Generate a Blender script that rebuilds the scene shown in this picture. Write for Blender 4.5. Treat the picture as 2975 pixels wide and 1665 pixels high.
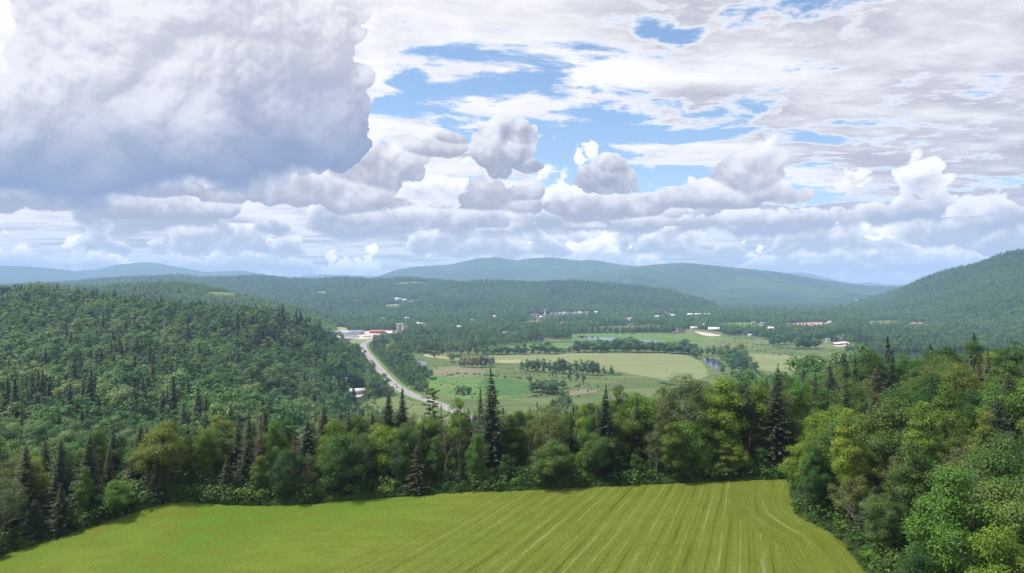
import bpy, bmesh, math, random
import numpy as np
from mathutils import Vector, Matrix

scene = bpy.context.scene
for _o in list(bpy.data.objects):
    bpy.data.objects.remove(_o)
COL = scene.collection
rng = np.random.default_rng(11)

# ------------------------------------------------------------------ camera
# x to the right, y ahead, z up; the valley floor is z = 0
CAM_Z = 115.0
FPX = 2010.0                     # focal length in pixels of the 2975 px wide photograph
cam_data = bpy.data.cameras.new("camera")
cam_data.sensor_width = 36.0
cam_data.lens = 36.0 * FPX / 2975.0
cam_data.clip_start = 1.0
cam_data.clip_end = 120000.0
cam = bpy.data.objects.new("camera", cam_data)
cam.location = (0, 0, CAM_Z)
cam.rotation_euler = (math.radians(90.0), 0, 0)
COL.objects.link(cam)
scene.camera = cam

# ------------------------------------------------------------------ colour management and render
scene.view_settings.view_transform = 'Standard'
scene.view_settings.look = 'None'
scene.view_settings.exposure = 0.44
scene.view_settings.gamma = 1.0
scene.view_settings.use_curve_mapping = False
scene.render.engine = 'CYCLES'
scene.cycles.use_denoising = True
scene.cycles.max_bounces = 6
scene.cycles.diffuse_bounces = 2
scene.cycles.glossy_bounces = 2
scene.cycles.transmission_bounces = 4
scene.cycles.transparent_max_bounces = 8
scene.cycles.volume_bounces = 2
scene.cycles.sample_clamp_indirect = 4.0

# ------------------------------------------------------------------ sun (high, from the left and a little ahead)
SUN_ELEV = math.radians(60.0)
SUN_AZ = math.radians(-78.0)     # measured from +y (ahead) towards +x
sun_dir = Vector((math.sin(SUN_AZ) * math.cos(SUN_ELEV), math.cos(SUN_AZ) * math.cos(SUN_ELEV), math.sin(SUN_ELEV)))
sun_data = bpy.data.lights.new("sun", 'SUN')
sun_data.energy = 5.0
sun_data.angle = math.radians(2.5)   # sun shining through thin cloud
sun_data.color = (1.0, 0.955, 0.88)
sun = bpy.data.objects.new("sun", sun_data)
sun.rotation_euler = (-sun_dir).to_track_quat('-Z', 'Y').to_euler()
COL.objects.link(sun)

# ------------------------------------------------------------------ little node-expression helper
class NX:
    """A socket (or number) with operators that add Math nodes to a tree."""
    tree = None
    def __init__(s, sock): s.s = sock
    @staticmethod
    def new(t): return NX.tree.nodes.new(t)
    @staticmethod
    def put(inp, v):
        if isinstance(v, NX): NX.tree.links.new(v.s, inp)
        else: inp.default_value = v
    @staticmethod
    def math(op, *a, clamp=False):
        n = NX.new('ShaderNodeMath'); n.operation = op; n.use_clamp = clamp
        for i, v in enumerate(a): NX.put(n.inputs[i], v)
        return NX(n.outputs[0])
    def __add__(a, b): return NX.math('ADD', a, b)
    __radd__ = __add__
    def __sub__(a, b): return NX.math('SUBTRACT', a, b)
    def __rsub__(a, b): return NX.math('SUBTRACT', b, a)
    def __mul__(a, b): return NX.math('MULTIPLY', a, b)
    __rmul__ = __mul__
    def __truediv__(a, b): return NX.math('DIVIDE', a, b)
    def __rtruediv__(a, b): return NX.math('DIVIDE', b, a)
    def __neg__(a): return NX.math('MULTIPLY', a, -1.0)

def nmax(a, b): return NX.math('MAXIMUM', a, b)
def nmin(a, b): return NX.math('MINIMUM', a, b)
def nabs(a): return NX.math('ABSOLUTE', a)
def npow(a, b): return NX.math('POWER', a, b)
def sstep(lo, hi, x):
    n = NX.new('ShaderNodeMapRange'); n.interpolation_type = 'SMOOTHSTEP'
    NX.put(n.inputs[0], x); NX.put(n.inputs[1], lo); NX.put(n.inputs[2], hi)
    n.inputs[3].default_value = 0.0; n.inputs[4].default_value = 1.0
    return NX(n.outputs[0])
def lstep(lo, hi, x, a=0.0, b=1.0):
    n = NX.new('ShaderNodeMapRange'); n.clamp = True
    NX.put(n.inputs[0], x); NX.put(n.inputs[1], lo); NX.put(n.inputs[2], hi)
    NX.put(n.inputs[3], a); NX.put(n.inputs[4], b)
    return NX(n.outputs[0])
def vec(x, y, z=0.0):
    n = NX.new('ShaderNodeCombineXYZ')
    for i, v in enumerate((x, y, z)): NX.put(n.inputs[i], v)
    return NX(n.outputs[0])
def sep(v):
    n = NX.new('ShaderNodeSeparateXYZ'); NX.put(n.inputs[0], v)
    return NX(n.outputs[0]), NX(n.outputs[1]), NX(n.outputs[2])
def noise(v, scale=1.0, detail=5.0, rough=0.5, lac=2.0, dims='2D', dist=0.0, color=False):
    n = NX.new('ShaderNodeTexNoise'); n.noise_dimensions = dims
    NX.put(n.inputs['Vector'], v)
    n.inputs['Scale'].default_value = scale; n.inputs['Detail'].default_value = detail
    n.inputs['Roughness'].default_value = rough; n.inputs['Lacunarity'].default_value = lac
    n.inputs['Distortion'].default_value = dist
    return NX(n.outputs['Color' if color else 'Fac'])
def voro(v, scale=1.0, detail=0.0, smooth=None, dims='2D'):
    n = NX.new('ShaderNodeTexVoronoi'); n.voronoi_dimensions = dims
    if smooth is not None: n.feature = 'SMOOTH_F1'; n.inputs['Smoothness'].default_value = smooth
    NX.put(n.inputs['Vector'], v); n.inputs['Scale'].default_value = scale
    n.inputs['Detail'].default_value = detail
    return NX(n.outputs['Distance'])
def mixc(f, a, b):
    n = NX.new('ShaderNodeMix'); n.data_type = 'RGBA'; n.clamp_factor = True
    NX.put(n.inputs[0], f); NX.put(n.inputs[6], a if isinstance(a, NX) else (*a, 1.0)); NX.put(n.inputs[7], b if isinstance(b, NX) else (*b, 1.0))
    return NX(n.outputs[2])
def mixf(f, a, b):
    n = NX.new('ShaderNodeMix'); n.data_type = 'FLOAT'; n.clamp_factor = True
    NX.put(n.inputs[0], f); NX.put(n.inputs[2], a); NX.put(n.inputs[3], b)
    return NX(n.outputs[0])

# ------------------------------------------------------------------ world: clear sky behind layers of cloud
def sky_pos(u, v):
    """Where the photograph shows a cloud: (azimuth, tangent of the elevation)."""
    X = (u - 1487.5) / FPX; Z = (832.5 - v) / FPX
    return math.atan(X), Z / math.sqrt(1 + X * X)

def vadd(a, b, k=1.0):
    n = NX.new('ShaderNodeVectorMath'); n.operation = 'MULTIPLY_ADD'
    NX.put(n.inputs[0], b); n.inputs[1].default_value = (k, k, k); NX.put(n.inputs[2], a)
    return NX(n.outputs[0])

def cloud_group(name, fn, *args):
    """A node group (azimuth, elevation tangent, deck x, deck y) -> (mask, colour), written by fn."""
    g = bpy.data.node_groups.new(name, 'ShaderNodeTree')
    for k in ('az', 'el', 'px', 'py'): g.interface.new_socket(k, in_out='INPUT', socket_type='NodeSocketFloat')
    g.interface.new_socket('mask', in_out='OUTPUT', socket_type='NodeSocketFloat')
    g.interface.new_socket('colour', in_out='OUTPUT', socket_type='NodeSocketColor')
    keep, NX.tree = NX.tree, g
    gi = NX.new('NodeGroupInput'); go = NX.new('NodeGroupOutput')
    m, c = fn(*[NX(gi.outputs[i]) for i in range(4)], *args)
    NX.put(go.inputs[0], m); NX.put(go.inputs[1], c)
    NX.tree = keep
    return g

def ell(az, E, u, v, ru, rv):
    a0, e0 = sky_pos(u, v)
    return az * (FPX / ru) - a0 * FPX / ru, E * (FPX / rv) - e0 * FPX / rv

def billow(x, y, scale, octaves=5, gain=0.50, z=0.0):
    """Heaped rounded lumps with sharp creases between them, about 0..1."""
    out, a, k, t = None, 1.0, scale, 0.0
    for i in range(octaves):
        n = nabs(noise(vec(x + 3.7 * i + z, y - 5.1 * i), k, 0, 0.5) * 2.0 - 1.0) * a
        out = n if out is None else out + n
        t += a; a *= gain; k *= 2.03
    return out * (2.2 / t)

# high broken deck of stratocumulus, seen from below: white, with grey undersides; (u, v, ru, rv, depth) are openings
def deck_layer(az, E, px, py, holes, detail):
    wob = noise(vec(px * 0.8, py), 1.0, 2, 0.5)
    n1 = noise(vec(px * 0.75 + wob * 0.5, py + wob * 0.35), 1.75, detail, 0.64)
    n2 = noise(vec(px * 0.42 + 3.1, py * 0.62 + 1.7), 1.0, 4, 0.55)
    rip = noise(vec(px * 1.2 + py * 0.35 + 5.0, py * 2.6 - px * 0.5), 1.0, 6, 0.62)
    bias = None
    wx = noise(vec(az, E * 1.4), 8.0, 5, 0.65)
    for (u, v, ru, rv, k) in holes:
        x, y = ell(az, E, u, v, ru, rv)
        g = lstep(1.9, 0.0, x * x + y * y + (wx - 0.5) * 2.6, 0.0, k * 0.86)
        bias = g if bias is None else nmax(bias, g)
    d1 = (n1 - 0.5) * 4.2 + (rip - 0.5) * 1.0 + 0.52 + lstep(0.12, 0.0, E, 0.0, 0.8) + lstep(-0.25, -0.40, az, 0.0, 0.9)
    if bias is not None: d1 = d1 - bias
    m = sstep(-0.12, 0.34, d1)
    lite = sstep(0.26, 0.72, n2 + (rip - 0.5) * 0.80 + (n1 - 0.5) * 0.55 - lstep(0.0, 0.45, az, -0.06, 0.10))
    thick = sstep(0.10, 0.50, d1)
    g = mixf(thick, 1.0, lite)
    return m, mixc(g, (0.40, 0.39, 0.445), (0.80, 0.785, 0.805))

# a row of fair-weather cumulus standing over the far hills
def rank_layer(az, E, px, py, E0, s, seed, cov, base_c, top_c):
    x = az * (1.0 / s) + seed * 7.31; y = (E - E0) * (1.0 / s)
    puff = billow(x, y * 1.15 + seed, 0.62, 4)
    lit = billow(x - 0.13, y * 1.15 + seed + 0.22, 0.62, 3)
    lump = noise(vec(x * 0.22, seed * 3.3), 1.0, 2, 0.5)
    h = (lump - cov) * 7.0
    d = h - y + (puff - 0.45) * 1.5
    m = sstep(0.0, 0.22, d) * sstep(-0.16, 0.14, y + (puff - 0.45) * 0.35)
    L = sstep(0.02, 1.0, y * 0.62 + (puff - lit) * 0.6 + sstep(0.9, 0.0, d) * 0.42 - 0.04)
    return m, mixc(L, base_c, top_c)

# single nearer cumulus clouds, lit from above and grey below
def lobe_layer(az, E, px, py, items, fine, base_c, top_c, amp, edge, lw):
    puff = billow(az, E, fine, 5)
    lit = billow(az - 0.10 / fine, E + 0.20 / fine, fine, 4)
    big = noise(vec(az, E * 1.3), fine * 0.55, 2, 0.5)
    F = None
    for (u, v, ru, rv) in items:
        x, y = ell(az, E, u, v, ru, rv)
        yb = nmax(y, y * -1.5)                        # flatter below than above
        f = 1.0 - NX.math('SQRT', x * x + yb * yb)
        if F is None: F, Y = f, y
        else:
            g = sstep(-0.22, 0.22, f - F)
            Y = mixf(g, Y, y); F = nmax(F, f) + g * (1.0 - g) * 0.22
    d = F + (puff - 0.45) * amp * 0.70 + (big - 0.5) * amp * 2.2
    m = sstep(0.0, edge, d)
    L = sstep(-0.40, 1.05, Y * lw + (puff - lit) * 0.55 + (puff - 0.45) * 0.25 + (big - 0.5) * 0.7 + sstep(0.30, 0.0, d) * 0.20 - 0.03)
    return m, mixc(L, base_c, top_c)

# the great cumulus over the left half: pale grey body, blue-grey base
def great_layer(az, E, px, py):
    puff = billow(az, E, 6.5, 6, 0.50)
    lit = billow(az - 0.010, E + 0.020, 6.5, 4, 0.50)
    broad = noise(vec(az * 0.8, E * 1.5), 3.1, 3, 0.5)
    fine = billow(az + 0.02 * broad, E, 24.0, 4, 0.52); fine_l = billow(az + 0.02 * broad - 0.0030, E + 0.0055, 24.0, 3, 0.52)
    F = None
    for (u, v, ru, rv) in [(420, 130, 570, 430), (855, 90, 215, 320), (985, 235, 112, 175), (260, 430, 740, 200), (60, 470, 480, 150), (930, 0, 95, 200), (1030, 345, 60, 100), (985, 420, 120, 90),
                           (-500, 150, 700, 420), (300, -500, 860, 520)]:
        x, y = ell(az, E, u, v, ru, rv)
        f = 1.0 - NX.math('SQRT', x * x + y * y)
        F = f if F is None else nmax(F, f)
    x, y = ell(az, E, -40, 125, 95, 130)             # bright opening at its far left
    gap = lstep(1.9, 0.0, x * x + y * y + (broad - 0.5) * 2.5 - (puff - 0.45) * 0.8, 0.0, 0.95)
    up = E - nmax(0.213 + az * 0.165, 0.075)          # above its flat base
    under = sstep(-0.022, 0.012, up + (puff - 0.45) * 0.030 + (broad - 0.5) * 0.06)
    d = F + (puff - 0.45) * 0.34 + (fine - 0.45) * 0.07 + (broad - 0.5) * 0.60 - gap - lstep(-0.05, 0.035, az + 0.172 + nmax(E - 0.30, 0.0) * 0.35 + nmax(0.20 - E, 0.0) * 2.0 - (puff - 0.45) * 0.085 - (fine - 0.45) * 0.02, 0.0, 1.0)
    m = sstep(0.0, 0.035, d) * under
    L = sstep(0.0, 0.150, up + (broad - 0.5) * 0.13 + (puff - 0.45) * 0.03)
    body = sstep(0.0, 1.0, 0.50 + (puff - lit) * 0.85 + (fine - fine_l) * 0.42 + (puff - 0.45) * 0.20 + (broad - 0.5) * 1.5 + sstep(0.12, 0.0, d) * 0.15)
    cb = mixc(body, (0.445, 0.445, 0.515), (0.70, 0.69, 0.725))
    return m, mixc(L, (0.18, 0.225, 0.37), cb)

def build_world():
    w = bpy.data.worlds.new("World"); scene.world = w; w.use_nodes = True
    t = w.node_tree; t.nodes.clear(); NX.tree = t
    w.cycles.sampling_method = 'NONE'
    out = NX.new('ShaderNodeOutputWorld')
    def emit(col):
        b = NX.new('ShaderNodeBackground'); NX.put(b.inputs[0], col if isinstance(col, NX) else (*col, 1.0)); return b.outputs[0]
    def over(m, back, front):          # front covers back where m is 1; hidden layers are not computed
        n = NX.new('ShaderNodeMixShader'); NX.put(n.inputs[0], m)
        t.links.new(back, n.inputs[1]); t.links.new(front, n.inputs[2]); return n.outputs[0]
    sky = NX.new('ShaderNodeTexSky'); sky.sky_type = 'NISHITA'; sky.sun_disc = False
    sky.sun_elevation = SUN_ELEV; sky.sun_rotation = SUN_AZ
    sky.air_density = 1.0; sky.dust_density = 0.3; sky.ozone_density = 2.5; sky.altitude = 300
    nb = NX.new('ShaderNodeVectorMath'); nb.operation = 'SCALE'; nb.inputs['Scale'].default_value = 0.125
    t.links.new(sky.outputs[0], nb.inputs[0]); blue = NX(nb.outputs[0])
    tc = NX.new('ShaderNodeTexCoord'); dx, dy, dz = sep(NX(tc.outputs['Generated']))
    hyp = NX.math('SQRT', dx * dx + dy * dy) + 1e-4
    az = NX.math('ARCTAN2', dx, dy); E = nmin(dz / hyp, 6.0)
    hp = nmax(dz, 0.0) + 0.055
    px, py = dx / hp, dy / hp

    GREY, LIT = (0.335, 0.33, 0.385), (0.81, 0.795, 0.81)
    HOLES = [(1560, 290, 330, 66, 1.05), (1170, 232, 80, 40, 0.95), (1290, 285, 190, 50, 0.95), (1390, 370, 110, 60, 1.3), (1740, 370, 150, 66, 1.15),
             (1720, 470, 140, 70, 1.3), (1960, 518, 210, 36, 1.2), (2290, 540, 130, 45, 1.0), (1900, 78, 56, 30, 0.72), (1985, 106, 60, 24, 0.72), (1600, 420, 130, 70, 1.3)]
    G = {'deck': cloud_group('cloud_deck', deck_layer, HOLES, 8), 'deckfar': cloud_group('cloud_deck_far', deck_layer, [], 5),
         'great': cloud_group('great_cumulus', great_layer),
         'left': cloud_group('cumulus_left', lobe_layer, [(1000, 575, 170, 60), (1120, 500, 150, 90), (1240, 425, 90, 44), (1300, 400, 60, 30), (760, 545, 250, 60), (1290, 645, 260, 40), (350, 600, 300, 34), (560, 560, 240, 36), (150, 590, 260, 30)],
                             13.0, GREY, LIT, 1.65, 0.18, 0.72),
         'right': cloud_group('cumulus_right', lobe_layer, [(1000, 575, 170, 60), (1120, 500, 150, 90), (1240, 425, 90, 44), (1300, 400, 60, 30), (1390, 565, 105, 70), (1290, 645, 260, 40), (1540, 560, 110, 40), (1700, 600, 230, 46),
               (2000, 575, 190, 38), (2160, 510, 62, 90), (2150, 655, 320, 30), (2740, 665, 180, 36), (2970, 640, 150, 44)], 13.0, GREY, LIT, 1.65, 0.18, 0.72),
         'small': cloud_group('cumulus_small', lobe_layer, [(1470, 445, 92, 80), (1500, 395, 62, 62), (1560, 484, 60, 30), (1745, 515, 84, 46), (1770, 490, 52, 46)],
                              18.0, (0.285, 0.295, 0.37), (0.77, 0.76, 0.79), 1.0, 0.10, 0.60),
         'r1': cloud_group('cumulus_row_a', rank_layer, 0.002, 0.020, 1.0, 0.38, (0.68, 0.68, 0.69), (1.20, 1.12, 1.04)),
         'r2': cloud_group('cumulus_row_b', rank_layer, 0.020, 0.028, 2.0, 0.38, (0.52, 0.53, 0.57), (1.12, 1.06, 1.0)),
         'r3': cloud_group('cumulus_row_c', rank_layer, 0.046, 0.038, 3.0, 0.39, (0.42, 0.43, 0.485), (1.0, 0.96, 0.93)),
         'r4': cloud_group('cumulus_row_d', rank_layer, 0.078, 0.050, 4.0, 0.40, (0.35, 0.365, 0.44), (0.86, 0.84, 0.84))}
    def chain(*steps):
        s = emit(blue)
        for k in steps:
            n = NX.new('ShaderNodeGroup'); n.node_tree = G[k]
            for i, v in enumerate((az, E, px, py)): NX.put(n.inputs[i], v)
            s = over(NX(n.outputs[0]), s, emit(NX(n.outputs[1])))
        return s
    right = NX.math('GREATER_THAN', az, -0.140)
    high = over(right, chain('deck', 'great'), chain('deck'))
    high2 = chain('deckfar', 'great')
    mid = over(right, chain('deck', 'left', 'great'), chain('deck', 'right', 'small'))
    low = over(right, chain('deck', 'r4', 'left', 'great'), chain('deck', 'r4', 'right', 'small'))
    hor = chain('deckfar', 'r1', 'r2', 'r3', 'r4')
    s = over(NX.math('GREATER_THAN', E, 0.46), high, high2)
    s = over(NX.math('GREATER_THAN', E, 0.30), mid, s)
    s = over(NX.math('GREATER_THAN', E, 0.235), low, s)
    s = over(NX.math('GREATER_THAN', E, 0.085), hor, s)
    s = over(NX.math('GREATER_THAN', E, -0.01), emit((0.10, 0.12, 0.10)), s)     # below the horizon: dull land colour
    t.links.new(s, out.inputs[0])
build_world()
# ================================================================== helpers
def px_dir(u, v):
    return (u - 1487.5) / FPX, (832.5 - v) / FPX

def on_plane(u, v, z=0.0):
    """Point of the level plane z that the photograph shows at pixel (u, v)."""
    X, Z = px_dir(u, v)
    y = (z - CAM_Z) / Z
    return np.array([X * y, y, z])

def at_dist(u, v, y):
    X, Z = px_dir(u, v)
    return np.array([X * y, y, CAM_Z + Z * y])

def to_px(x, y, z):
    return 1487.5 + FPX * x / y, 832.5 - FPX * (z - CAM_Z) / y

def hash2(ix, iy, seed):
    h = (ix.astype(np.int64) * 374761393 + iy.astype(np.int64) * 668265263 + seed * 974634533) & 0xFFFFFFFF
    h = ((h ^ (h >> 13)) * 1274126177) & 0xFFFFFFFF
    return ((h ^ (h >> 16)) & 0xFFFFFF) / float(0xFFFFFF)

def vnoise(x, y, seed=0):
    ix, iy = np.floor(x), np.floor(y); fx, fy = x - ix, y - iy
    fx, fy = fx * fx * (3 - 2 * fx), fy * fy * (3 - 2 * fy)
    a, b = hash2(ix, iy, seed), hash2(ix + 1, iy, seed); c, d = hash2(ix, iy + 1, seed), hash2(ix + 1, iy + 1, seed)
    return (a + (b - a) * fx) * (1 - fy) + (c + (d - c) * fx) * fy

def fbm(x, y, oct=4, seed=0, gain=0.5):
    s = np.zeros_like(np.asarray(x, float)); a = 1.0; t = 0.0
    for o in range(oct):
        s += a * (vnoise(x * 2 ** o + 17.3 * o, y * 2 ** o - 9.1 * o, seed + o) - 0.5); t += a; a *= gain
    return s / t * 2          # about -1 .. 1

def in_poly(px, py, poly):
    poly = np.asarray(poly, float); inside = np.zeros(px.shape, bool); n = len(poly)
    for i in range(n):
        x0, y0 = poly[i]; x1, y1 = poly[(i + 1) % n]
        if y0 == y1: continue
        c = ((y0 > py) != (y1 > py)) & (px < (x1 - x0) * (py - y0) / (y1 - y0) + x0)
        inside ^= c
    return inside

def mesh_np(name, verts, faces, mats=(), smooth=False, face_mat=None):
    """A mesh from numpy arrays; faces is an (n, k) index array or a list of such arrays."""
    if not isinstance(faces, list): faces = [faces]
    me = bpy.data.meshes.new(name)
    verts = np.asarray(verts, np.float32)
    faces = [np.asarray(f, np.int32) for f in faces if len(f)]
    nl = sum(f.size for f in faces); nf = sum(len(f) for f in faces)
    me.vertices.add(len(verts)); me.vertices.foreach_set('co', verts.ravel())
    me.loops.add(nl); me.polygons.add(nf)
    me.loops.foreach_set('vertex_index', np.concatenate([f.ravel() for f in faces]))
    sizes = np.concatenate([np.full(len(f), f.shape[1], np.int32) for f in faces])
    me.polygons.foreach_set('loop_start', np.concatenate([[0], np.cumsum(sizes)[:-1]]).astype(np.int32))
    if face_mat is not None: me.polygons.foreach_set('material_index', np.asarray(face_mat, np.int32))
    if smooth: me.polygons.foreach_set('use_smooth', np.ones(nf, bool))
    for m in mats: me.materials.append(m)
    me.update(calc_edges=True)
    return me

def put(name, me, parent=None, loc=(0, 0, 0), rz=0.0, scale=None):
    o = bpy.data.objects.new(name, me); COL.objects.link(o)
    o.location = loc
    if rz: o.rotation_euler = (0, 0, rz)
    if scale is not None: o.scale = (scale, scale, scale) if np.isscalar(scale) else scale
    if parent is not None: o.parent = parent
    return o

def tag(o, label=None, category=None, group=None, kind=None):
    if label: o['label'] = label
    if category: o['category'] = category
    if group: o['group'] = group
    if kind: o['kind'] = kind
    return o

# ================================================================== materials
def new_mat(name):
    m = bpy.data.materials.new(name); m.use_nodes = True
    t = m.node_tree; t.nodes.clear(); NX.tree = t
    return m, t

def finish(t, shader):
    o = NX.new('ShaderNodeOutputMaterial'); t.links.new(shader, o.inputs[0])

def bsdf(col, rough=0.85, spec=0.2, normal=None, metal=0.0):
    b = NX.new('ShaderNodeBsdfPrincipled')
    NX.put(b.inputs['Base Color'], col if isinstance(col, NX) else (*col, 1.0))
    NX.put(b.inputs['Roughness'], rough); b.inputs['Specular IOR Level'].default_value = spec
    b.inputs['Metallic'].default_value = metal
    if normal is not None: NX.put(b.inputs['Normal'], normal)
    return b.outputs[0]

def bump(h, strength=0.5, dist=1.0):
    b = NX.new('ShaderNodeBump'); b.inputs['Strength'].default_value = strength; b.inputs['Distance'].default_value = dist
    NX.put(b.inputs['Height'], h); return NX(b.outputs[0])

def obj_pos():
    g = NX.new('ShaderNodeNewGeometry'); return NX(g.outputs['Position'])

def ramp(f, stops):
    n = NX.new('ShaderNodeValToRGB'); e = n.color_ramp.elements
    while len(e) < len(stops): e.new(0.5)
    for i, (p, c) in enumerate(stops): e[i].position = p; e[i].color = (*c, 1.0)
    NX.put(n.inputs[0], f); return NX(n.outputs[0])

def mulc(a, b, f=1.0):
    n = NX.new('ShaderNodeMix'); n.data_type = 'RGBA'; n.blend_type = 'MULTIPLY'; NX.put(n.inputs[0], f)
    NX.put(n.inputs[6], a if isinstance(a, NX) else (*a, 1.0)); NX.put(n.inputs[7], b if isinstance(b, NX) else (*b, 1.0))
    return NX(n.outputs[2])

def leaf_mat(name, stops, transl=0.30, rough=0.55, spec=0.25, vary=1.0):
    """Foliage: tint varies from plant to plant (object random) and from sprig to sprig."""
    m, t = new_mat(name)
    oi = NX.new('ShaderNodeObjectInfo')
    base = ramp(NX(oi.outputs['Random']), stops)
    base = mulc(base, NX(oi.outputs['Color']))
    g = NX.new('ShaderNodeNewGeometry')
    base = mulc(base, ramp(NX(g.outputs['Random Per Island']), [(0.0, (1 - 0.38 * vary, 1 - 0.34 * vary, 1 - 0.4 * vary)), (0.5, (1, 1, 1)), (1.0, (1 + 0.42 * vary, 1 + 0.32 * vary, 1 + 0.15 * vary))]))
    p = bsdf(base, rough, spec)
    tr = NX.new('ShaderNodeBsdfTranslucent'); NX.put(tr.inputs[0], mulc(base, (1.25, 1.3, 0.7)))
    mx = NX.new('ShaderNodeMixShader'); mx.inputs[0].default_value = transl
    t.links.new(p, mx.inputs[1]); t.links.new(tr.outputs[0], mx.inputs[2])
    finish(t, mx.outputs[0]); return m

def plain_mat(name, c, rough=0.8, var=0.25, scale=2.0, spec=0.2, metal=0.0):
    m, t = new_mat(name)
    n = noise(obj_pos(), scale, 4, 0.6, dims='3D')
    col = mixc(n, tuple(x * (1 - var) for x in c), tuple(min(1, x * (1 + var)) for x in c))
    finish(t, bsdf(col, rough, spec, metal=metal)); return m

M = {}
M['leaf'] = leaf_mat('broadleaf_foliage', [(0.0, (0.044, 0.095, 0.024)), (0.35, (0.056, 0.124, 0.027)), (0.7, (0.076, 0.149, 0.029)), (1.0, (0.110, 0.171, 0.034))])
M['leaf_hill'] = leaf_mat('hillside_foliage', [(0.0, (0.034, 0.089, 0.038)), (0.2, (0.050, 0.119, 0.044)), (0.45, (0.071, 0.160, 0.050)), (0.7, (0.101, 0.197, 0.057)), (0.85, (0.135, 0.225, 0.064)), (0.94, (0.132, 0.194, 0.094)), (1.0, (0.172, 0.246, 0.076))], vary=0.4)
M['leaf_far'] = leaf_mat('far_forest_foliage', [(0.0, (0.059, 0.144, 0.052)), (0.5, (0.085, 0.196, 0.063)), (1.0, (0.138, 0.249, 0.076))], vary=0.4)
M['leaf_sun_tint'] = leaf_mat('sun_tinted_foliage', [(0.0, (0.109, 0.217, 0.054)), (0.5, (0.154, 0.271, 0.069)), (1.0, (0.209, 0.299, 0.090))], vary=0.4)  # far forest greens brightened: sunshine put into the leaf colour
M['needle'] = leaf_mat('conifer_needles', [(0.0, (0.020, 0.043, 0.020)), (0.5, (0.027, 0.055, 0.023)), (1.0, (0.042, 0.062, 0.027))], transl=0.12, rough=0.6)
M['needle_dead'] = leaf_mat('dead_needles', [(0.0, (0.105, 0.050, 0.033)), (1.0, (0.143, 0.072, 0.050))], transl=0.1, rough=0.8)
M['birch_leaf'] = leaf_mat('birch_foliage', [(0.0, (0.073, 0.119, 0.044)), (1.0, (0.108, 0.151, 0.059))])
M['bark'] = plain_mat('grey_brown_bark', (0.085, 0.070, 0.055), 0.9, 0.4, 3.0)
M['bark_dead'] = plain_mat('weathered_dead_wood', (0.26, 0.225, 0.195), 0.9, 0.3, 4.0)
M['bark_birch'] = plain_mat('pale_birch_bark', (0.42, 0.40, 0.36), 0.8, 0.35, 5.0)

# ================================================================== the near terrain
# canopy points read off the photograph (u, v, distance ahead); the ground lies one tree height lower
TREE_H = 13.0
_ctl = []
def ctl(x, y, z): _ctl.append((x, y, z))
def ctl_canopy(u, v, y, h=TREE_H):
    p = at_dist(u, v, y); ctl(p[0], p[1], p[2] - h)
for a in [(0, 842, 1000), (200, 855, 1000), (400, 877, 960), (600, 892, 920), (800, 909, 900), (870, 940, 900), (950, 972, 930), (1020, 1006, 980),
          (0, 950, 700), (300, 955, 700), (600, 965, 730), (850, 1000, 780), (980, 1040, 800),
          (0, 1050, 480), (300, 1050, 490), (600, 1055, 530), (850, 1075, 650),
          (0, 1150, 330), (300, 1150, 350), (600, 1150, 390), (800, 1140, 520),
          (0, 1225, 240), (300, 1235, 240), (600, 1215, 270), (760, 1190, 340),
          (-500, 850, 1000), (-600, 950, 650), (-600, 1060, 430), (-700, 1160, 300), (-900, 1250, 190)]:
    ctl_canopy(*a)
FIELD_Z = lambda x, y: 77.0 + 0.04 * x
for x in (-110, -80, -50, -20, 10, 40, 62):
    for y in (40, 70, 95, 118, 138): ctl(x, y, FIELD_Z(x, y))
for x, y, z in [(0, 0, 76.5), (-90, 0, 72), (90, 0, 82), (0, -80, 76), (140, 40, 86), (100, 80, 85), (130, 120, 87), (95, 150, 83.5), (160, 170, 86), (230, 150, 90),
                (60, 170, 77), (60, 220, 66), (120, 230, 73), (200, 260, 72), (10, 175, 70), (10, 215, 60), (-40, 170, 66), (-40, 210, 56), (-90, 150, 62), (-90, 190, 54),
                (60, 300, 46), (150, 330, 48), (260, 380, 42), (10, 300, 36), (-60, 290, 34), (0, 420, 12), (120, 450, 16), (260, 520, 10), (-70, 400, 16),
                (0, 540, 1), (150, 600, 1), (-80, 520, 3), (350, 700, 0), (-60, 700, 0), (100, 760, 0),
                (-120, 880, 0), (-150, 1000, 0), (-190, 1120, 0), (-215, 1300, 0), (0, 900, 0), (200, 1000, 0), (500, 900, 0), (0, 1300, 0), (400, 1400, 0), (800, 1200, 0),
                (-900, 1350, 60), (-600, 1350, 45), (-350, 1300, 20), (-900, 1700, 0), (-500, 1700, 0), (-200, 1700, 0), (300, 1800, 0), (900, 1700, 0), (1300, 1000, 0),
                (600, 600, 6), (500, 400, 30), (400, 200, 80), (350, 0, 88), (800, 300, 40), (-300, 60, 62), (-500, 100, 58), (-1100, 300, 70), (-300, -100, 66), (300, -150, 84)]:
    ctl(x, y, z)
ROAD_PX = [(1128, 974), (1100, 981), (1076, 988), (1061, 996), (1055, 1006), (1063, 1024), (1083, 1049), (1106, 1078), (1138, 1112), (1164, 1132), (1200, 1150), (1240, 1164), (1290, 1182), (1340, 1206), (1400, 1240)]
for u, v in ROAD_PX[4:10]:
    q = on_plane(u, v)
    for dx in (-30, -12, 10): ctl(q[0] + dx, q[1], 0.0)
for x, y in [(-166, 737), (-150, 700), (-140, 655), (-178, 712), (-120, 690), (-110, 640), (-90, 610)]: ctl(x, y, 0.0)
_C = np.array(_ctl)
def _kern(r2): return np.sqrt(r2 + 30.0 ** 2)
_A = _kern(((_C[:, None, :2] - _C[None, :, :2]) ** 2).sum(-1)) + np.eye(len(_C)) * 0.02
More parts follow.
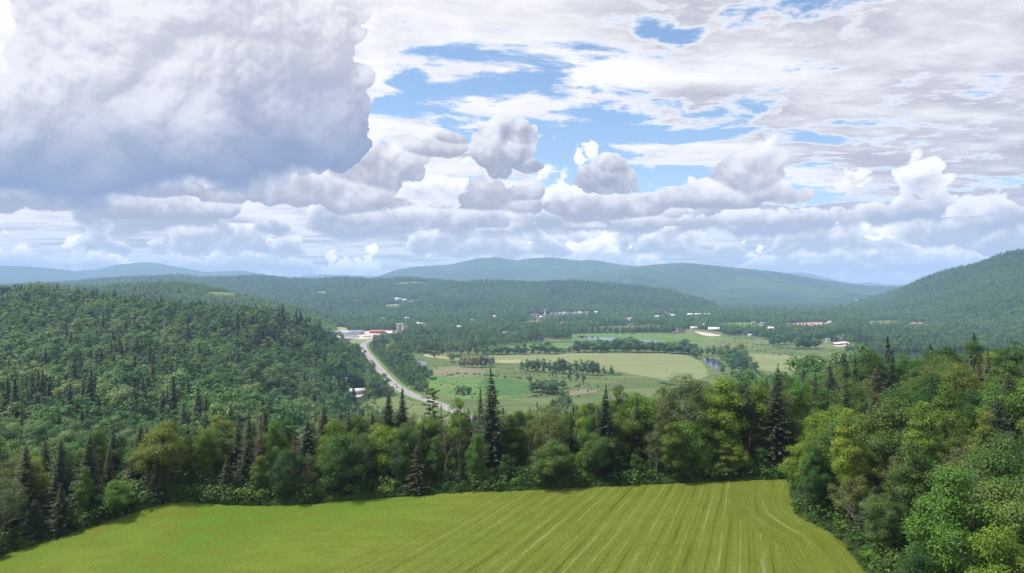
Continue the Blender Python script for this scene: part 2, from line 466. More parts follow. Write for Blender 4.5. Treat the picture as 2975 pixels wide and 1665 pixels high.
_W = np.linalg.solve(np.block([[_A, np.ones((len(_C), 1))], [np.ones((1, len(_C))), np.zeros((1, 1))]]), np.append(_C[:, 2], 0.0))
_ROAD0 = [on_plane(u, v)[:2] for u, v in ROAD_PX if v < 1170]
def terrain(x, y):
    x = np.atleast_1d(np.asarray(x, float)); y = np.atleast_1d(np.asarray(y, float))
    sh = np.broadcast(x, y).shape; x = np.broadcast_to(x, sh).ravel(); y = np.broadcast_to(y, sh).ravel()
    z = np.full(x.shape, _W[-1])
    for i in range(len(_C)): z = z + _W[i] * _kern((x - _C[i, 0]) ** 2 + (y - _C[i, 1]) ** 2)
    f = np.clip((2000 - y) / 500.0, 0, 1) * np.clip((1900 - np.abs(x)) / 500.0, 0, 1)
    z = z * f * f * (3 - 2 * f)
    z = z - 5.0 * (1 - np.clip(z / 16.0, 0, 1)) ** 1.5            # the valley floor is flat
    if np.any((y > 560) & (x > -420) & (x < 120)):               # the highway runs level
        d = np.full(x.shape, 1e9)
        for a, b in zip(_ROAD0[:-1], _ROAD0[1:]):
            ab = b - a; t = np.clip(((x - a[0]) * ab[0] + (y - a[1]) * ab[1]) / (ab @ ab), 0, 1); d = np.minimum(d, np.hypot(x - a[0] - ab[0] * t, y - a[1] - ab[1] * t))
        g = np.clip((d - 16) / 40.0, 0, 1); z = np.where(z > 0, z * g * g * (3 - 2 * g), z)
    hill = np.clip(z / 20.0, 0, 1)
    z = z + hill * fbm(x / 90.0, y / 90.0, 3, 5) * 2.2 * np.clip((np.hypot(x, y) - 190) / 120, 0, 1)
    return np.maximum(z, 0.0).reshape(sh)
def tz(x, y): return float(terrain(x, y)[0])

def build_ground():
    az = np.concatenate([np.linspace(-180, -62, 40)[:-1], np.linspace(-62, 62, 420), np.linspace(62, 180, 40)[1:-1]]) * math.pi / 180
    r = np.concatenate([[2.0, 12.0, 25.0], np.geomspace(38, 2600, 240), np.geomspace(2700, 70000, 40)])
    na, nr = len(az), len(r)
    X = np.sin(az)[None, :] * r[:, None]; Y = np.cos(az)[None, :] * r[:, None]
    Z = terrain(X, Y)
    V = np.stack([X, Y, Z], -1).reshape(-1, 3)
    i = np.arange(nr - 1)[:, None] * na; j = np.arange(na)[None, :]; j2 = (j + 1) % na
    F = np.stack([i + j, i + j2, i + na + j2, i + na + j], -1).reshape(-1, 4)
    m, t = new_mat('woodland_floor_and_rough_grass')
    p = obj_pos(); px_, py_, pz_ = sep(p)
    n1 = noise(p, 0.02, 6, 0.6, dims='3D'); n2 = noise(p, 0.35, 4, 0.6, dims='3D')
    c = mixc(sstep(0.35, 0.65, n1), (0.022, 0.042, 0.016), (0.040, 0.070, 0.022))
    c = mixc(sstep(0.3, 0.75, n2) * 0.6, c, (0.030, 0.030, 0.016))
    finish(t, bsdf(c, 0.95, 0.05, bump(n2, 0.6, 0.6)))
    return tag(put('ground', mesh_np('ground', V, F, [m], smooth=True)), kind='structure')
build_ground()
# ================================================================== ranges of hills and mountains at their distances
def forest_slope_mat(name, c0, c1, c2, s0, s1):
    """Wooded slope too far away to tell trees apart: canopy mottle and relief."""
    m, t = new_mat(name); p = obj_pos()
    a = noise(p, s0, 5, 0.6, dims='3D'); b = noise(p, s1, 5, 0.62, dims='3D'); c = noise(p, s1 * 4, 3, 0.6, dims='3D')
    col = mixc(sstep(0.40, 0.62, a), c0, c1)
    col = mixc(sstep(0.52, 0.72, b), col, c2)
    finish(t, bsdf(col, 0.95, 0.02, bump(b * 0.6 + c * 0.4, 1.0, 14.0 * 0.012 / s1)))
    return m

class Range:
    def __init__(s, name, crest, foot, mat, seed, amp=25.0, nu=260, nt=60, power=1.25, back=0.25, foot_z=-3.0, rough=0.0, fold=0.0):
        c = np.array(crest, float)
        s.u = np.linspace(c[0, 0], c[-1, 0], nu)
        # smooth interpolation of the crest line
        uu = c[:, 0]
        def interp(q, k):
            base = np.interp(q, uu, c[:, k]); w = (uu[-1] - uu[0]) / len(uu) * 0.16
            return (base * 2 + np.interp(q - w, uu, c[:, k]) + np.interp(q + w, uu, c[:, k])) / 4
        s.v = interp(s.u, 1); s.d = interp(s.u, 2)
        s.f = np.interp(s.u, [p[0] for p in foot], [p[1] for p in foot])
        s.power, s.amp, s.seed, s.foot_z, s.rough, s.fold = power, amp, seed, foot_z, rough, fold
        t = np.concatenate([np.linspace(0, 1, nt), 1 + np.linspace(0, back, 10)[1:]])
        U, T = np.meshgrid(s.u, t)
        P = s.at(U, T)
        n = nu; i = np.arange(len(t) - 1)[:, None] * n; j = np.arange(n - 1)[None, :]
        F = np.stack([i + j, i + j + 1, i + n + j + 1, i + n + j], -1).reshape(-1, 4)
        s.ob = tag(put(name, mesh_np(name, P.reshape(-1, 3), F, [mat], smooth=True)), kind='structure')
    def at(s, U, T):
        X = (U - 1487.5) / FPX
        d = np.interp(U, s.u, s.d); f = np.interp(U, s.u, s.f); v = np.interp(U, s.u, s.v)
        zc = CAM_Z + (832.5 - v) / FPX * d
        y = f + (d - f) * T
        tt = np.clip(T, 0, 1)
        prof = np.where(T <= 1, tt ** s.power * (1 - 0.18 * np.sin(np.pi * tt)), 1 - ((T - 1) / 0.25) ** 1.5 * 0.9)
        z = s.foot_z + (zc - s.foot_z) * prof
        x = X * y
        k = s.amp * 14.0
        spur = fbm(x / k, y / (k * 1.6), 4, s.seed)
        if s.fold: spur = spur * 0.45 + (1 - 2.2 * np.abs(fbm(x / (s.fold) + y / (s.fold * 3.0), y / (s.fold * 3.2), 3, s.seed + 9))) * 0.8
        z = z + spur * s.amp * np.sin(np.pi * np.clip(T, 0, 1)) ** 0.8
        if s.rough: z = z + fbm(x / s.rough / 3, y / s.rough / 3, 3, s.seed + 40) * s.rough
        return np.stack([x, y, z], -1)

_g = forest_slope_mat('far_wooded_mountain', (0.024, 0.056, 0.026), (0.044, 0.086, 0.032), (0.088, 0.135, 0.046), 0.0016, 0.008)
_g2 = forest_slope_mat('farther_wooded_mountain', (0.034, 0.070, 0.032), (0.044, 0.082, 0.034), (0.056, 0.096, 0.038), 0.0009, 0.006)
_g3 = forest_slope_mat('near_wooded_ridge', (0.018, 0.040, 0.018), (0.026, 0.054, 0.020), (0.040, 0.070, 0.024), 0.004, 0.03)
# faint mountains on the skyline
Range('mountain', [(820, 812, 18500), (850, 806, 18500), (905, 798, 18500), (960, 797, 18500), (1010, 800, 18500), (1090, 802, 18500), (1200, 812, 18500)], [(820, 15000), (1200, 15000)], _g2, 3, 60)
Range('mountain', [(2120, 812, 17500), (2200, 790, 17500), (2260, 796, 17500), (2305, 791, 17500), (2345, 793, 17500), (2400, 806, 17500), (2470, 824, 17500)], [(2120, 13500), (2470, 13500)], _g2, 4, 60)
Range('mountain', [(2440, 834, 16500), (2500, 823, 16500), (2525, 820, 16500), (2580, 827, 16500), (2640, 826, 16500), (2720, 834, 16500), (2800, 838, 16500)], [(2440, 12500), (2800, 12500)], _g2, 5, 50)
# blue mountains on the left
Range('mountain', [(150, 800, 12500), (230, 786, 12500), (285, 783, 12500), (340, 769, 12500), (385, 765, 12500), (420, 762, 12500), (455, 764, 12500), (530, 778, 12500), (600, 790, 12500),
                   (650, 788, 12500), (705, 786, 12500), (765, 797, 12500), (830, 808, 12500), (900, 822, 12500)], [(150, 7800), (900, 7800)], _g2, 6, 70, nu=320, fold=1300.0)
Range('mountain', [(-500, 765, 11000), (-200, 770, 11000), (0, 773, 11000), (60, 773, 11000), (130, 778, 11000), (200, 785, 11000), (270, 800, 11000), (360, 818, 11000), (420, 830, 11000)],
      [(-500, 7600), (420, 7600)], _g2, 7, 55)
# the long central range, its nearer right half
Range('mountain', [(1020, 822, 10300), (1090, 806, 10300), (1150, 784, 10300), (1200, 775, 10300), (1300, 770, 10300), (1390, 750, 10300), (1440, 747, 10300), (1500, 757, 10300), (1545, 750, 10300),
                   (1600, 747, 10300), (1680, 757, 10300), (1725, 755, 10300), (1800, 768, 10300), (1900, 780, 10300), (2050, 800, 10300)], [(1020, 6200), (2050, 6200)], _g, 8, 165, nu=480, nt=130, fold=1300.0)
Range('mountain', [(1500, 838, 7600), (1600, 822, 7600), (1680, 806, 7700), (1760, 788, 7800), (1850, 774, 7800), (1930, 766, 7800), (2000, 764, 7800), (2080, 772, 7800), (2170, 781, 7800), (2260, 790, 7800),
                   (2350, 806, 8000), (2440, 822, 8300), (2520, 832, 8600), (2600, 838, 8600), (2700, 845, 8600)], [(1500, 5100), (2700, 5300)], _g, 9, 130, nu=480, nt=130, fold=1000.0)
Range('hill', [(1900, 868, 6000), (2000, 858, 6000), (2100, 842, 6200), (2180, 836, 6300), (2260, 842, 6400), (2350, 852, 6500), (2450, 858, 6500), (2560, 868, 6500)], [(1900, 4600), (2560, 4600)], _g, 12, 25, nu=200, nt=40)
# dark wooded ridge across the middle distance
RIDGE = Range('hill', [(-300, 838, 5600), (0, 832, 5500), (200, 822, 5400), (300, 813, 5300), (400, 808, 5200), (520, 803, 5200), (600, 810, 5100), (700, 806, 5000), (760, 804, 5000), (850, 812, 5000), (900, 814, 4900),
                       (1000, 810, 4800), (1060, 813, 4700), (1130, 816, 4600), (1170, 810, 4600), (1250, 816, 4500), (1350, 826, 4400), (1420, 819, 4300), (1480, 822, 4300), (1560, 827, 4200), (1620, 821, 4200),
                       (1690, 823, 4100), (1800, 832, 4000), (1880, 840, 3900), (1950, 852, 3800), (2020, 872, 3700), (2080, 890, 3600)],
              [(-300, 2900), (900, 2750), (1500, 2900), (2080, 3100)], _g3, 10, 13, nu=520, nt=110, power=1.15)
# wooded hill behind the near slope on the left, sunlight painted into its foliage
SUN_TINTED = Range('hill', [(-200, 846, 2300), (0, 840, 2300), (70, 834, 2300), (110, 828, 2250), (150, 830, 2250), (200, 835, 2250), (270, 838, 2250), (330, 832, 2250), (400, 827, 2250), (480, 825, 2250), (545, 827, 2250), (600, 835, 2230),
                      (645, 845, 2200), (700, 862, 2150), (770, 876, 2100), (840, 890, 2050), (900, 908, 2000), (940, 928, 1950), (975, 952, 1900)],
             [(-200, 1500), (600, 1450), (975, 1600)], _g3, 14, 6, nu=260, nt=60, power=1.0)
# steep wooded mountain on the right
FLANK = Range('mountain', [(2380, 905, 4300), (2440, 892, 4200), (2500, 878, 4100), (2560, 860, 3950), (2610, 844, 3800), (2650, 828, 3600), (2700, 806, 3400), (2760, 788, 3200), (2810, 777, 3050), (2850, 768, 2950), (2880, 754, 2900),
                           (2920, 742, 2850), (2975, 732, 2800), (3050, 716, 2800), (3150, 708, 2800), (3300, 715, 2800)],
              [(2380, 3300), (2600, 2500), (2800, 1900), (3000, 1600), (3300, 1500)], _g3, 16, 18, nu=260, nt=80, power=1.35, fold=420.0)
# ================================================================== tree makers (numpy meshes shared by all copies)
def unit(v): return v / (np.linalg.norm(v, axis=-1, keepdims=True) + 1e-9)

def tubes(paths, sides=5):
    """paths: list of (points (n,3), radii (n)) -> verts, quad faces of tapered tubes."""
    Vs, Fs, off = [], [], 0
    for P, R in paths:
        P = np.asarray(P, float); R = np.asarray(R, float); n = len(P)
        T = unit(np.gradient(P, axis=0))
        ref = np.where(np.abs(T[:, 2:3]) > 0.9, np.array([[1.0, 0, 0]]), np.array([[0, 0, 1.0]]))
        A = unit(np.cross(T, ref)); B = np.cross(T, A)
        k = np.arange(sides) * 2 * math.pi / sides
        ring = P[:, None, :] + R[:, None, None] * (np.cos(k)[None, :, None] * A[:, None, :] + np.sin(k)[None, :, None] * B[:, None, :])
        Vs.append(ring.reshape(-1, 3))
        i = np.arange(n - 1)[:, None] * sides; j = np.arange(sides)[None, :]; j2 = (j + 1) % sides
        Fs.append(np.stack([i + j, i + j2, i + sides + j2, i + sides + j], -1).reshape(-1, 4) + off); off += n * sides
    return np.concatenate(Vs), np.concatenate(Fs)

def leaf_quads(C, N, size, r, aspect=0.62, fold=0.0, L=None):
    """Sprigs: one kinked diamond each, at C, facing N."""
    n = len(C); N = unit(N)
    if L is None: L = unit(np.cross(N, unit(r.normal(size=(n, 3)))))
    else: L = unit(L - N * (L * N).sum(-1, keepdims=True))
    W = np.cross(N, L); s = np.asarray(size).reshape(-1, 1) * np.ones((n, 1))
    a = C - L * s * 0.5; b = C + W * s * aspect * 0.5 + L * s * 0.08 - N * s * 0.10; c = C + L * s * 0.5 - N * s * 0.06; d = C - W * s * aspect * 0.5 + L * s * 0.08 - N * s * 0.10
    V = np.stack([a, b, c, d], 1).reshape(-1, 3)
    F = np.arange(n * 4).reshape(-1, 4)
    return V, F

def limb(p0, p1, r0, r1, r, sag=0.08, n=5):
    t = np.linspace(0, 1, n)[:, None]
    L = np.linalg.norm(np.asarray(p1) - np.asarray(p0))
    P = np.asarray(p0) * (1 - t) + np.asarray(p1) * t
    P = P + np.sin(np.pi * t) * np.array([[0, 0, -sag * L]]) + np.concatenate([np.zeros((1, 3)), r.normal(size=(n - 2, 3)) * 0.035 * L, np.zeros((1, 3))])
    return P, r0 + (r1 - r0) * t[:, 0] ** 0.8

def broadleaf(seed, h, cr, cb, lobes, per, leaf, flat=0.78, lean=0.0, upright=0.0, open_=0.0, wood=True, sides=6, njit=0.36):
    r = np.random.default_rng(seed)
    lx, ly = r.normal(size=2) * lean
    cz = (h + cb) / 2; rz = (h - cb) / 2
    # lobe centres through the crown volume, denser towards its skin, wider below the middle
    d = unit(r.normal(size=(lobes, 3))); d[:, 2] = d[:, 2] * 0.95 + 0.12
    rad = r.uniform(0.42, 0.86, lobes)[:, None]
    prof = 1.0 - 0.34 * np.clip(d[:, 2:3], 0, 1) * (1 + upright)
    C = d * rad * np.array([[cr, cr, rz]]) * np.concatenate([prof, prof, np.ones_like(prof)], 1) + np.array([[lx, ly, cz]])
    C[:, :2] *= 1 + 0.22 * r.normal(size=(lobes, 1))
    lr = cr * r.uniform(0.17, 0.40, lobes)
    # leaves on the skin of each lobe, mostly its outer and upper side
    nl = np.maximum(8, (per * (lr / lr.mean()) ** 2)).astype(int)
    k = np.repeat(np.arange(lobes), nl)
    q = unit(r.normal(size=(len(k), 3)))
    out = unit(C - np.array([[lx, ly, cz - rz * 0.35]]))[k]
    q = unit(q + out * 0.55 + np.array([[0, 0, 0.25]]))
    P = C[k] + q * (lr[k] * np.where(r.random(len(k)) < 0.15, r.uniform(1.0, 1.45, len(k)), r.uniform(0.55, 1.1, len(k))))[:, None] * np.array([[1, 1, flat]])
    N = unit(q * 0.7 + np.array([[0, 0, 0.35]]) + r.normal(size=q.shape) * njit)
    if open_ > 0:
        keep = r.random(len(k)) > open_ * (0.4 + 0.6 * (hash2(np.floor(P[:, 0] / 1.1), np.floor(P[:, 1] / 1.1 + P[:, 2] * 7.7), seed) > 0.5))
        P, N = P[keep], N[keep]
    V, F = leaf_quads(P, N, leaf * r.uniform(0.6, 1.35, len(P)), r)
    # trunk and limbs
    top = np.array([lx * 0.8, ly * 0.8, cz + rz * 0.35])
    r0 = 0.011 * h + 0.06
    paths = [limb((0, 0, -0.6), top, r0 * 1.15, r0 * 0.25, r, 0.0, 8)]
    if wood:
        tp = paths[0][0]
        for i in np.argsort(-rad[:, 0])[:max(6, int(lobes * 0.6))]:
            zz = min(C[i, 2] - 0.35 * np.hypot(*(C[i, :2] - top[:2])) - 0.8, top[2])
            zz = max(zz, cb * 0.75)
            j = np.interp(zz, tp[:, 2], np.arange(len(tp))); j0 = int(j); f = j - j0
            p0 = tp[j0] * (1 - f) + tp[min(j0 + 1, len(tp) - 1)] * f
            paths.append(limb(p0, C[i] + unit(C[i] - p0) * lr[i] * 0.5, r0 * 0.38, 0.02, r, 0.05, 5))
    W = tubes(paths, sides)
    return W, (V, F)

def spruce(seed, h, rad, dens=1.0, droop=0.30, spray=0.5, sparse=0.0, base=0.05, taper=0.92, sides=5, tip=0.0):
    r = np.random.default_rng(seed)
    paths = [limb((0, 0, -0.6), (r.normal() * 0.15, r.normal() * 0.15, h), 0.010 * h + 0.06, 0.015, r, 0, 8)]
    Cs, Ns, Ls, S = [], [], [], []
    z = h * base; ga = r.uniform(0, 6.28)
    step = 0.026 * h / dens
    while z < h * 0.985:
        t = z / h
        R = rad * ((1 - t) ** taper + tip) * r.uniform(0.78, 1.12) * min(1.0, 0.55 + t * 4)
        nb = max(4, int((5 + 5 * (1 - t)) * dens))
        for b in range(nb):
            if r.random() < sparse: continue
            a = ga + b * 2 * math.pi / nb + r.normal() * 0.22; L = max(0.18, R * r.uniform(0.7, 1.12))
            rise = 0.35 * t - droop * (1 - t) + r.normal() * 0.06
            dirv = np.array([math.cos(a), math.sin(a), 0])
            n = max(3, int(L / (spray * 0.52)))
            s = (np.arange(n) + r.uniform(0.2, 0.8, n)) / n * 0.95 + 0.08
            P = np.outer(s * L, dirv); P[:, 2] = z + s * L * rise - (s ** 2) * L * droop * 0.45 + (s ** 4) * L * 0.22
            if L > 0.9 and r.random() < 0.55:
                e = P[-1]; paths.append((np.array([[0, 0, z], (e + np.array([0, 0, z])) / 2 + np.array([0, 0, 0.05 * L]), e]), np.array([0.045, 0.03, 0.008]) * (0.5 + L / 4)))
            side = np.array([-math.sin(a), math.cos(a), 0])
            for sg in (-1, 1):
                off = side * sg
                w = spray * (0.55 + 0.65 * (1 - s)) * r.uniform(0.7, 1.25, n) * min(1.0, 0.5 + L * 0.35)
                Cs.append(P + off[None, :] * (w * 0.36)[:, None] + np.array([[0, 0, -0.10]]) * w[:, None])
                Ns.append(np.array([[0, 0, 1.0]]) + off[None, :] * 0.45 + dirv[None, :] * 0.25 + r.normal(size=(n, 3)) * 0.22)
                Ls.append(off[None, :] * 0.8 + dirv[None, :] * 0.75 + r.normal(size=(n, 3)) * 0.15); S.append(w * 1.25)
        z += step * r.uniform(0.8, 1.2); ga += 2.4
    # leader
    n = 8; zz = np.linspace(h * 0.94, h * 1.01, n)
    Cs.append(np.stack([np.zeros(n), np.zeros(n), zz], 1)); Ns.append(unit(r.normal(size=(n, 3)) * np.array([[1, 1, 0.1]]))); Ls.append(np.tile([[0, 0, 1.0]], (n, 1))); S.append(np.full(n, spray * 0.9))
    V, F = leaf_quads(np.concatenate(Cs), np.concatenate(Ns), np.concatenate(S), r, 0.42, L=np.concatenate(Ls))
    return tubes(paths, sides), (V, F)

def pine(seed, h, rad, tuft=0.55, n_limb=34):
    r = np.random.default_rng(seed)
    paths = [limb((0, 0, -0.6), (r.normal() * 0.3, r.normal() * 0.3, h * 0.97), 0.012 * h + 0.07, 0.03, r, 0, 8)]
    C, N, S = [], [], []
    for i in range(n_limb):
        t = 0.34 + 0.64 * (i / n_limb) ** 0.9; z = h * t; a = i * 2.4 + r.normal() * 0.3
        L = rad * (1.12 - t) ** 0.75 * r.uniform(0.55, 1.2)
        e = np.array([math.cos(a) * L, math.sin(a) * L, z + L * r.uniform(0.02, 0.28)])
        paths.append(limb((0, 0, z - 0.2 * L * 0.3), e, 0.07 * (1.2 - t) + 0.02, 0.012, r, 0.05, 5))
        for s in np.linspace(0.35, 1.0, max(3, int(L / 0.55))):
            c = np.array([0, 0, z]) * (1 - s) + e * s
            m = 14
            d = unit(r.normal(size=(m, 3))) * np.array([[1, 1, 0.42]])
            C.append(c + d * (0.34 + 0.30 * s * L / rad)); N.append(d * 0.6 + np.array([[0, 0, 0.8]]) + r.normal(size=(m, 3)) * 0.3); S.append(r.uniform(0.7, 1.2, m) * tuft)
    V, F = leaf_quads(np.concatenate(C), np.concatenate(N), np.concatenate(S), r, 0.40)
    return tubes(paths, 5), (V, F)

def snag(seed, h, spread=0.28, n=16, fork=True):
    """A dead or leafless broadleaf: trunk and rising bare branches with twigs."""
    r = np.random.default_rng(seed)
    main = limb((0, 0, -0.5), (r.normal() * 0.4, r.normal() * 0.4, h), 0.012 * h + 0.05, 0.02, r, 0, 8)
    paths = [main]
    for i in range(n):
        t = 0.30 + 0.66 * i / n; j = t * 7; j0 = int(j)
        p0 = main[0][j0] * (1 - (j - j0)) + main[0][min(7, j0 + 1)] * (j - j0)
        a = i * 2.4 + r.normal() * 0.4; L = h * spread * (1.15 - t) * r.uniform(0.7, 1.5)
        e = p0 + np.array([math.cos(a) * L * 0.6, math.sin(a) * L * 0.6, L * r.uniform(0.5, 1.1)])
        b = limb(p0, e, 0.05 * (1.2 - t) + 0.02, 0.012, r, -0.05, 5); paths.append(b)
        for k in range(4):
            q = b[0][2 + (k % 3)]; d = unit(r.normal(size=3) + np.array([math.cos(a), math.sin(a), 1.0]))
            paths.append(limb(q, q + d * L * 0.45, 0.022, 0.008, r, 0, 3))
    return tubes(paths, 4), None

def shrub(seed, h, w, n, leaf):
    r = np.random.default_rng(seed); m = 9
    a = r.uniform(0, 6.28, m); q = np.sqrt(r.random(m)) * w * 0.7
    C = np.stack([np.cos(a) * q, np.sin(a) * q, r.uniform(0.3, 0.68, m) * h * (1 - 0.35 * q / w)], 1); lr = r.uniform(0.3, 0.5, m) * w
    k = r.integers(0, m, n); d = unit(r.normal(size=(n, 3)) + np.array([[0, 0, 0.5]]))
    P = C[k] + d * (lr[k] * r.uniform(0.6, 1.1, n))[:, None] * np.array([[1, 1, 0.9 * h / (2 * w) + 0.3]]); P[:, 2] = np.maximum(P[:, 2], 0.05)
    V, F = leaf_quads(P, d * 0.6 + np.array([[0, 0, 0.4]]) + r.normal(size=(n, 3)) * 0.45, leaf * r.uniform(0.6, 1.3, n), r)
    paths = [limb((r.normal() * 0.15, r.normal() * 0.15, -0.2), c * np.array([1, 1, 0.9]), 0.04, 0.012, r, 0, 3) for c in C]
    return tubes(paths, 4), (V, F)

# ---------------------------------------------------------------- the kinds used near the camera
KINDS = {}     # name -> list of (wood mesh, crown mesh or None, height)
def kind(name, build, h, wood_mat, leaf_m):
    (wv, wf), cr = build
    wm = mesh_np('trunk', wv, wf, [M[wood_mat]], smooth=True)
    cm = mesh_np('crown', cr[0], cr[1], [M[leaf_m]]) if cr is not None else None
    KINDS.setdefault(name, []).append((wm, cm, h))
for i in range(5): kind('maple', broadleaf(100 + i, 16, 4.8 + 0.3 * (i % 3), 1.2, 74, 310, 0.265, lean=0.5), 16, 'bark', 'leaf')
for i in range(3): kind('poplar', broadleaf(120 + i, 18, 3.9, 2.2, 70, 260, 0.255, upright=0.5, lean=0.5), 18, 'bark', 'leaf')
for i in range(3): kind('birch', broadleaf(140 + i, 17, 4.2, 2.4, 70, 250, 0.22, upright=0.4, lean=0.7, open_=0.30), 17, 'bark_birch', 'birch_leaf')
for i in range(2): kind('thin', broadleaf(150 + i, 16, 4.0, 2.5, 56, 140, 0.23, upright=0.3, lean=0.8, open_=0.40), 16, 'bark_dead', 'birch_leaf')
for i in range(6): kind('spruce', spruce(160 + i, 19, [4.7, 5.4, 4.2, 5.0, 4.5, 5.8][i], [1.15, 1.3, 1.1, 1.25, 1.2, 1.2][i], [0.30, 0.42, 0.24, 0.36, 0.45, 0.34][i], 0.62, sparse=[0.06, 0.12, 0.2, 0.05, 0.15, 0.1][i], taper=[0.85, 0.75, 0.95, 0.8, 1.0, 0.7][i]), 19, 'bark', 'needle')
for i in range(2): kind('fir', spruce(180 + i, 19, 4.1, 1.35, 0.22, 0.60, taper=1.0), 19, 'bark', 'needle')
for i in range(2): kind('dead_spruce', spruce(190 + i, 16, 3.5, 0.9, 0.30, 0.55, sparse=0.28), 16, 'bark_dead', 'needle_dead')
kind('pine', pine(200, 19, 4.2), 19, 'bark', 'needle'); kind('pine', pine(201, 19, 4.6), 19, 'bark', 'needle')
kind('snag', snag(210, 15), 15, 'bark_dead', None); kind('snag', snag(211, 15, 0.34, 20), 15, 'bark_dead', None)
for i in range(3): kind('shrub', shrub(220 + i, 3.0, 2.0, 1500, 0.22), 3.0, 'bark', 'leaf')
for i in range(4): kind('field_tree', broadleaf(240 + i, 16, 7.2, 0.2, 36, 80, 0.85, wood=False, sides=5, njit=0.25), 16, 'bark', 'leaf_hill')
for i in range(2): kind('field_poplar', broadleaf(250 + i, 16, 4.8, 0.2, 30, 70, 0.75, upright=0.5, wood=False, sides=5, njit=0.25), 16, 'bark', 'leaf_hill')
for i in range(2): kind('field_spruce', spruce(255 + i, 18, 3.6, 0.55, 0.28, 1.1), 18, 'bark', 'needle')

NAMES = {'maple': 'broadleaf_tree', 'poplar': 'broadleaf_tree', 'birch': 'birch_tree', 'thin': 'sparse_tree', 'spruce': 'spruce_tree', 'fir': 'fir_tree', 'dead_spruce': 'dead_spruce',
         'pine': 'pine_tree', 'snag': 'bare_tree', 'shrub': 'shrub', 'field_tree': 'broadleaf_tree', 'field_poplar': 'broadleaf_tree', 'field_spruce': 'spruce_tree'}
CATS = {'shrub': 'shrub'}
TREES = []
def plant(kind_, x, y, height, variant=None, tint=(1, 1, 1), width=1.0, rz=None, z=None):
    """One tree: an Empty at its foot with its trunk and its crown as children."""
    L = KINDS[kind_]; wm, cm, h = L[(variant if variant is not None else int(rng.integers(len(L)))) % len(L)]
    z = tz(x, y) if z is None else z
    e = bpy.data.objects.new(NAMES[kind_], None); COL.objects.link(e)
    s = height / h
    if kind_ in ('spruce', 'fir', 'dead_spruce'): width *= 1.22
    e.location = (x, y, z); e.rotation_euler = (rng.normal() * 0.025, rng.normal() * 0.025, rng.uniform(0, 6.283) if rz is None else rz); e.scale = (s * width, s * width, s)
    e['category'] = CATS.get(kind_, 'tree')
    t = bpy.data.objects.new('trunk' if kind_ != 'shrub' else 'stem', wm); COL.objects.link(t); t.parent = e
    if cm is not None:
        c = bpy.data.objects.new('crown', cm); COL.objects.link(c); c.parent = e; c.color = (*tint, 1)
    TREES.append((e, kind_, x, y, z, height))
    return e

# ---------------------------------------------------------------- forests: countless trees scattered over a point cloud
def joined(name, build, wood_mat, leaf_m):
    (wv, wf), (cv, cf) = build
    me = mesh_np(name, np.concatenate([wv, cv]), np.concatenate([wf, cf + len(wv)]), [M[wood_mat], M[leaf_m]], face_mat=np.concatenate([np.zeros(len(wf), int), np.ones(len(cf), int)]))
    return bpy.data.objects.new(name, me)
def lump(seed, h, cr, n, leaf):
    """Far tree: a crown of a few dozen large leaf clumps, no visible wood."""
    (w, c) = broadleaf(seed, h, cr, h * 0.12, 9, n / 9, leaf, wood=False, sides=3, njit=0.2)
    return w, c
PROTO = {}
def proto(name, objs):
    c = bpy.data.collections.new(name)
    for i, o in enumerate(objs): o.name = name + '_%02d' % i; c.objects.link(o)
    PROTO[name] = (c, len(objs))
proto('hill_trees', [joined('t', broadleaf(300 + i, 14, 4.9, 1.5, 26, 64, 0.66, wood=False, sides=4, njit=0.22), 'bark', 'leaf_hill') for i in range(6)]
      + [joined('t', broadleaf(310 + i, 15, 3.8, 2.0, 24, 56, 0.6, upright=0.6, wood=False, sides=4, njit=0.22), 'bark', 'leaf_hill') for i in range(3)]
      + [joined('t', spruce(320 + i, 16, 4.2, 0.7, 0.3, 1.0, taper=0.8), 'bark', 'needle') for i in range(2)])
proto('far_trees', [joined('t', lump(330 + i, 13, 5.0, 150, 1.7), 'bark', 'leaf_far') for i in range(4)] + [joined('t', spruce(340, 16, 3.2, 0.26, 0.3, 2.0, sides=3), 'bark', 'needle')])
proto('sun_tinted_trees', [joined('t', lump(350 + i, 13, 4.8, 190, 1.4), 'bark', 'leaf_sun_tint') for i in range(4)] + [joined('t', spruce(360, 16, 3.2, 0.26, 0.3, 2.0, sides=3), 'bark', 'needle')])  # broadleaf crowns carry a patch of sun in their colour
proto('shrubs', [joined('t', shrub(370 + i, 2.2, 1.7, 260, 0.42), 'bark', 'leaf_hill') for i in range(3)])
proto('edge_shrubs', [joined('t', shrub(380 + i, 1.5, 1.2, 420, 0.19), 'bark', 'leaf') for i in range(4)])

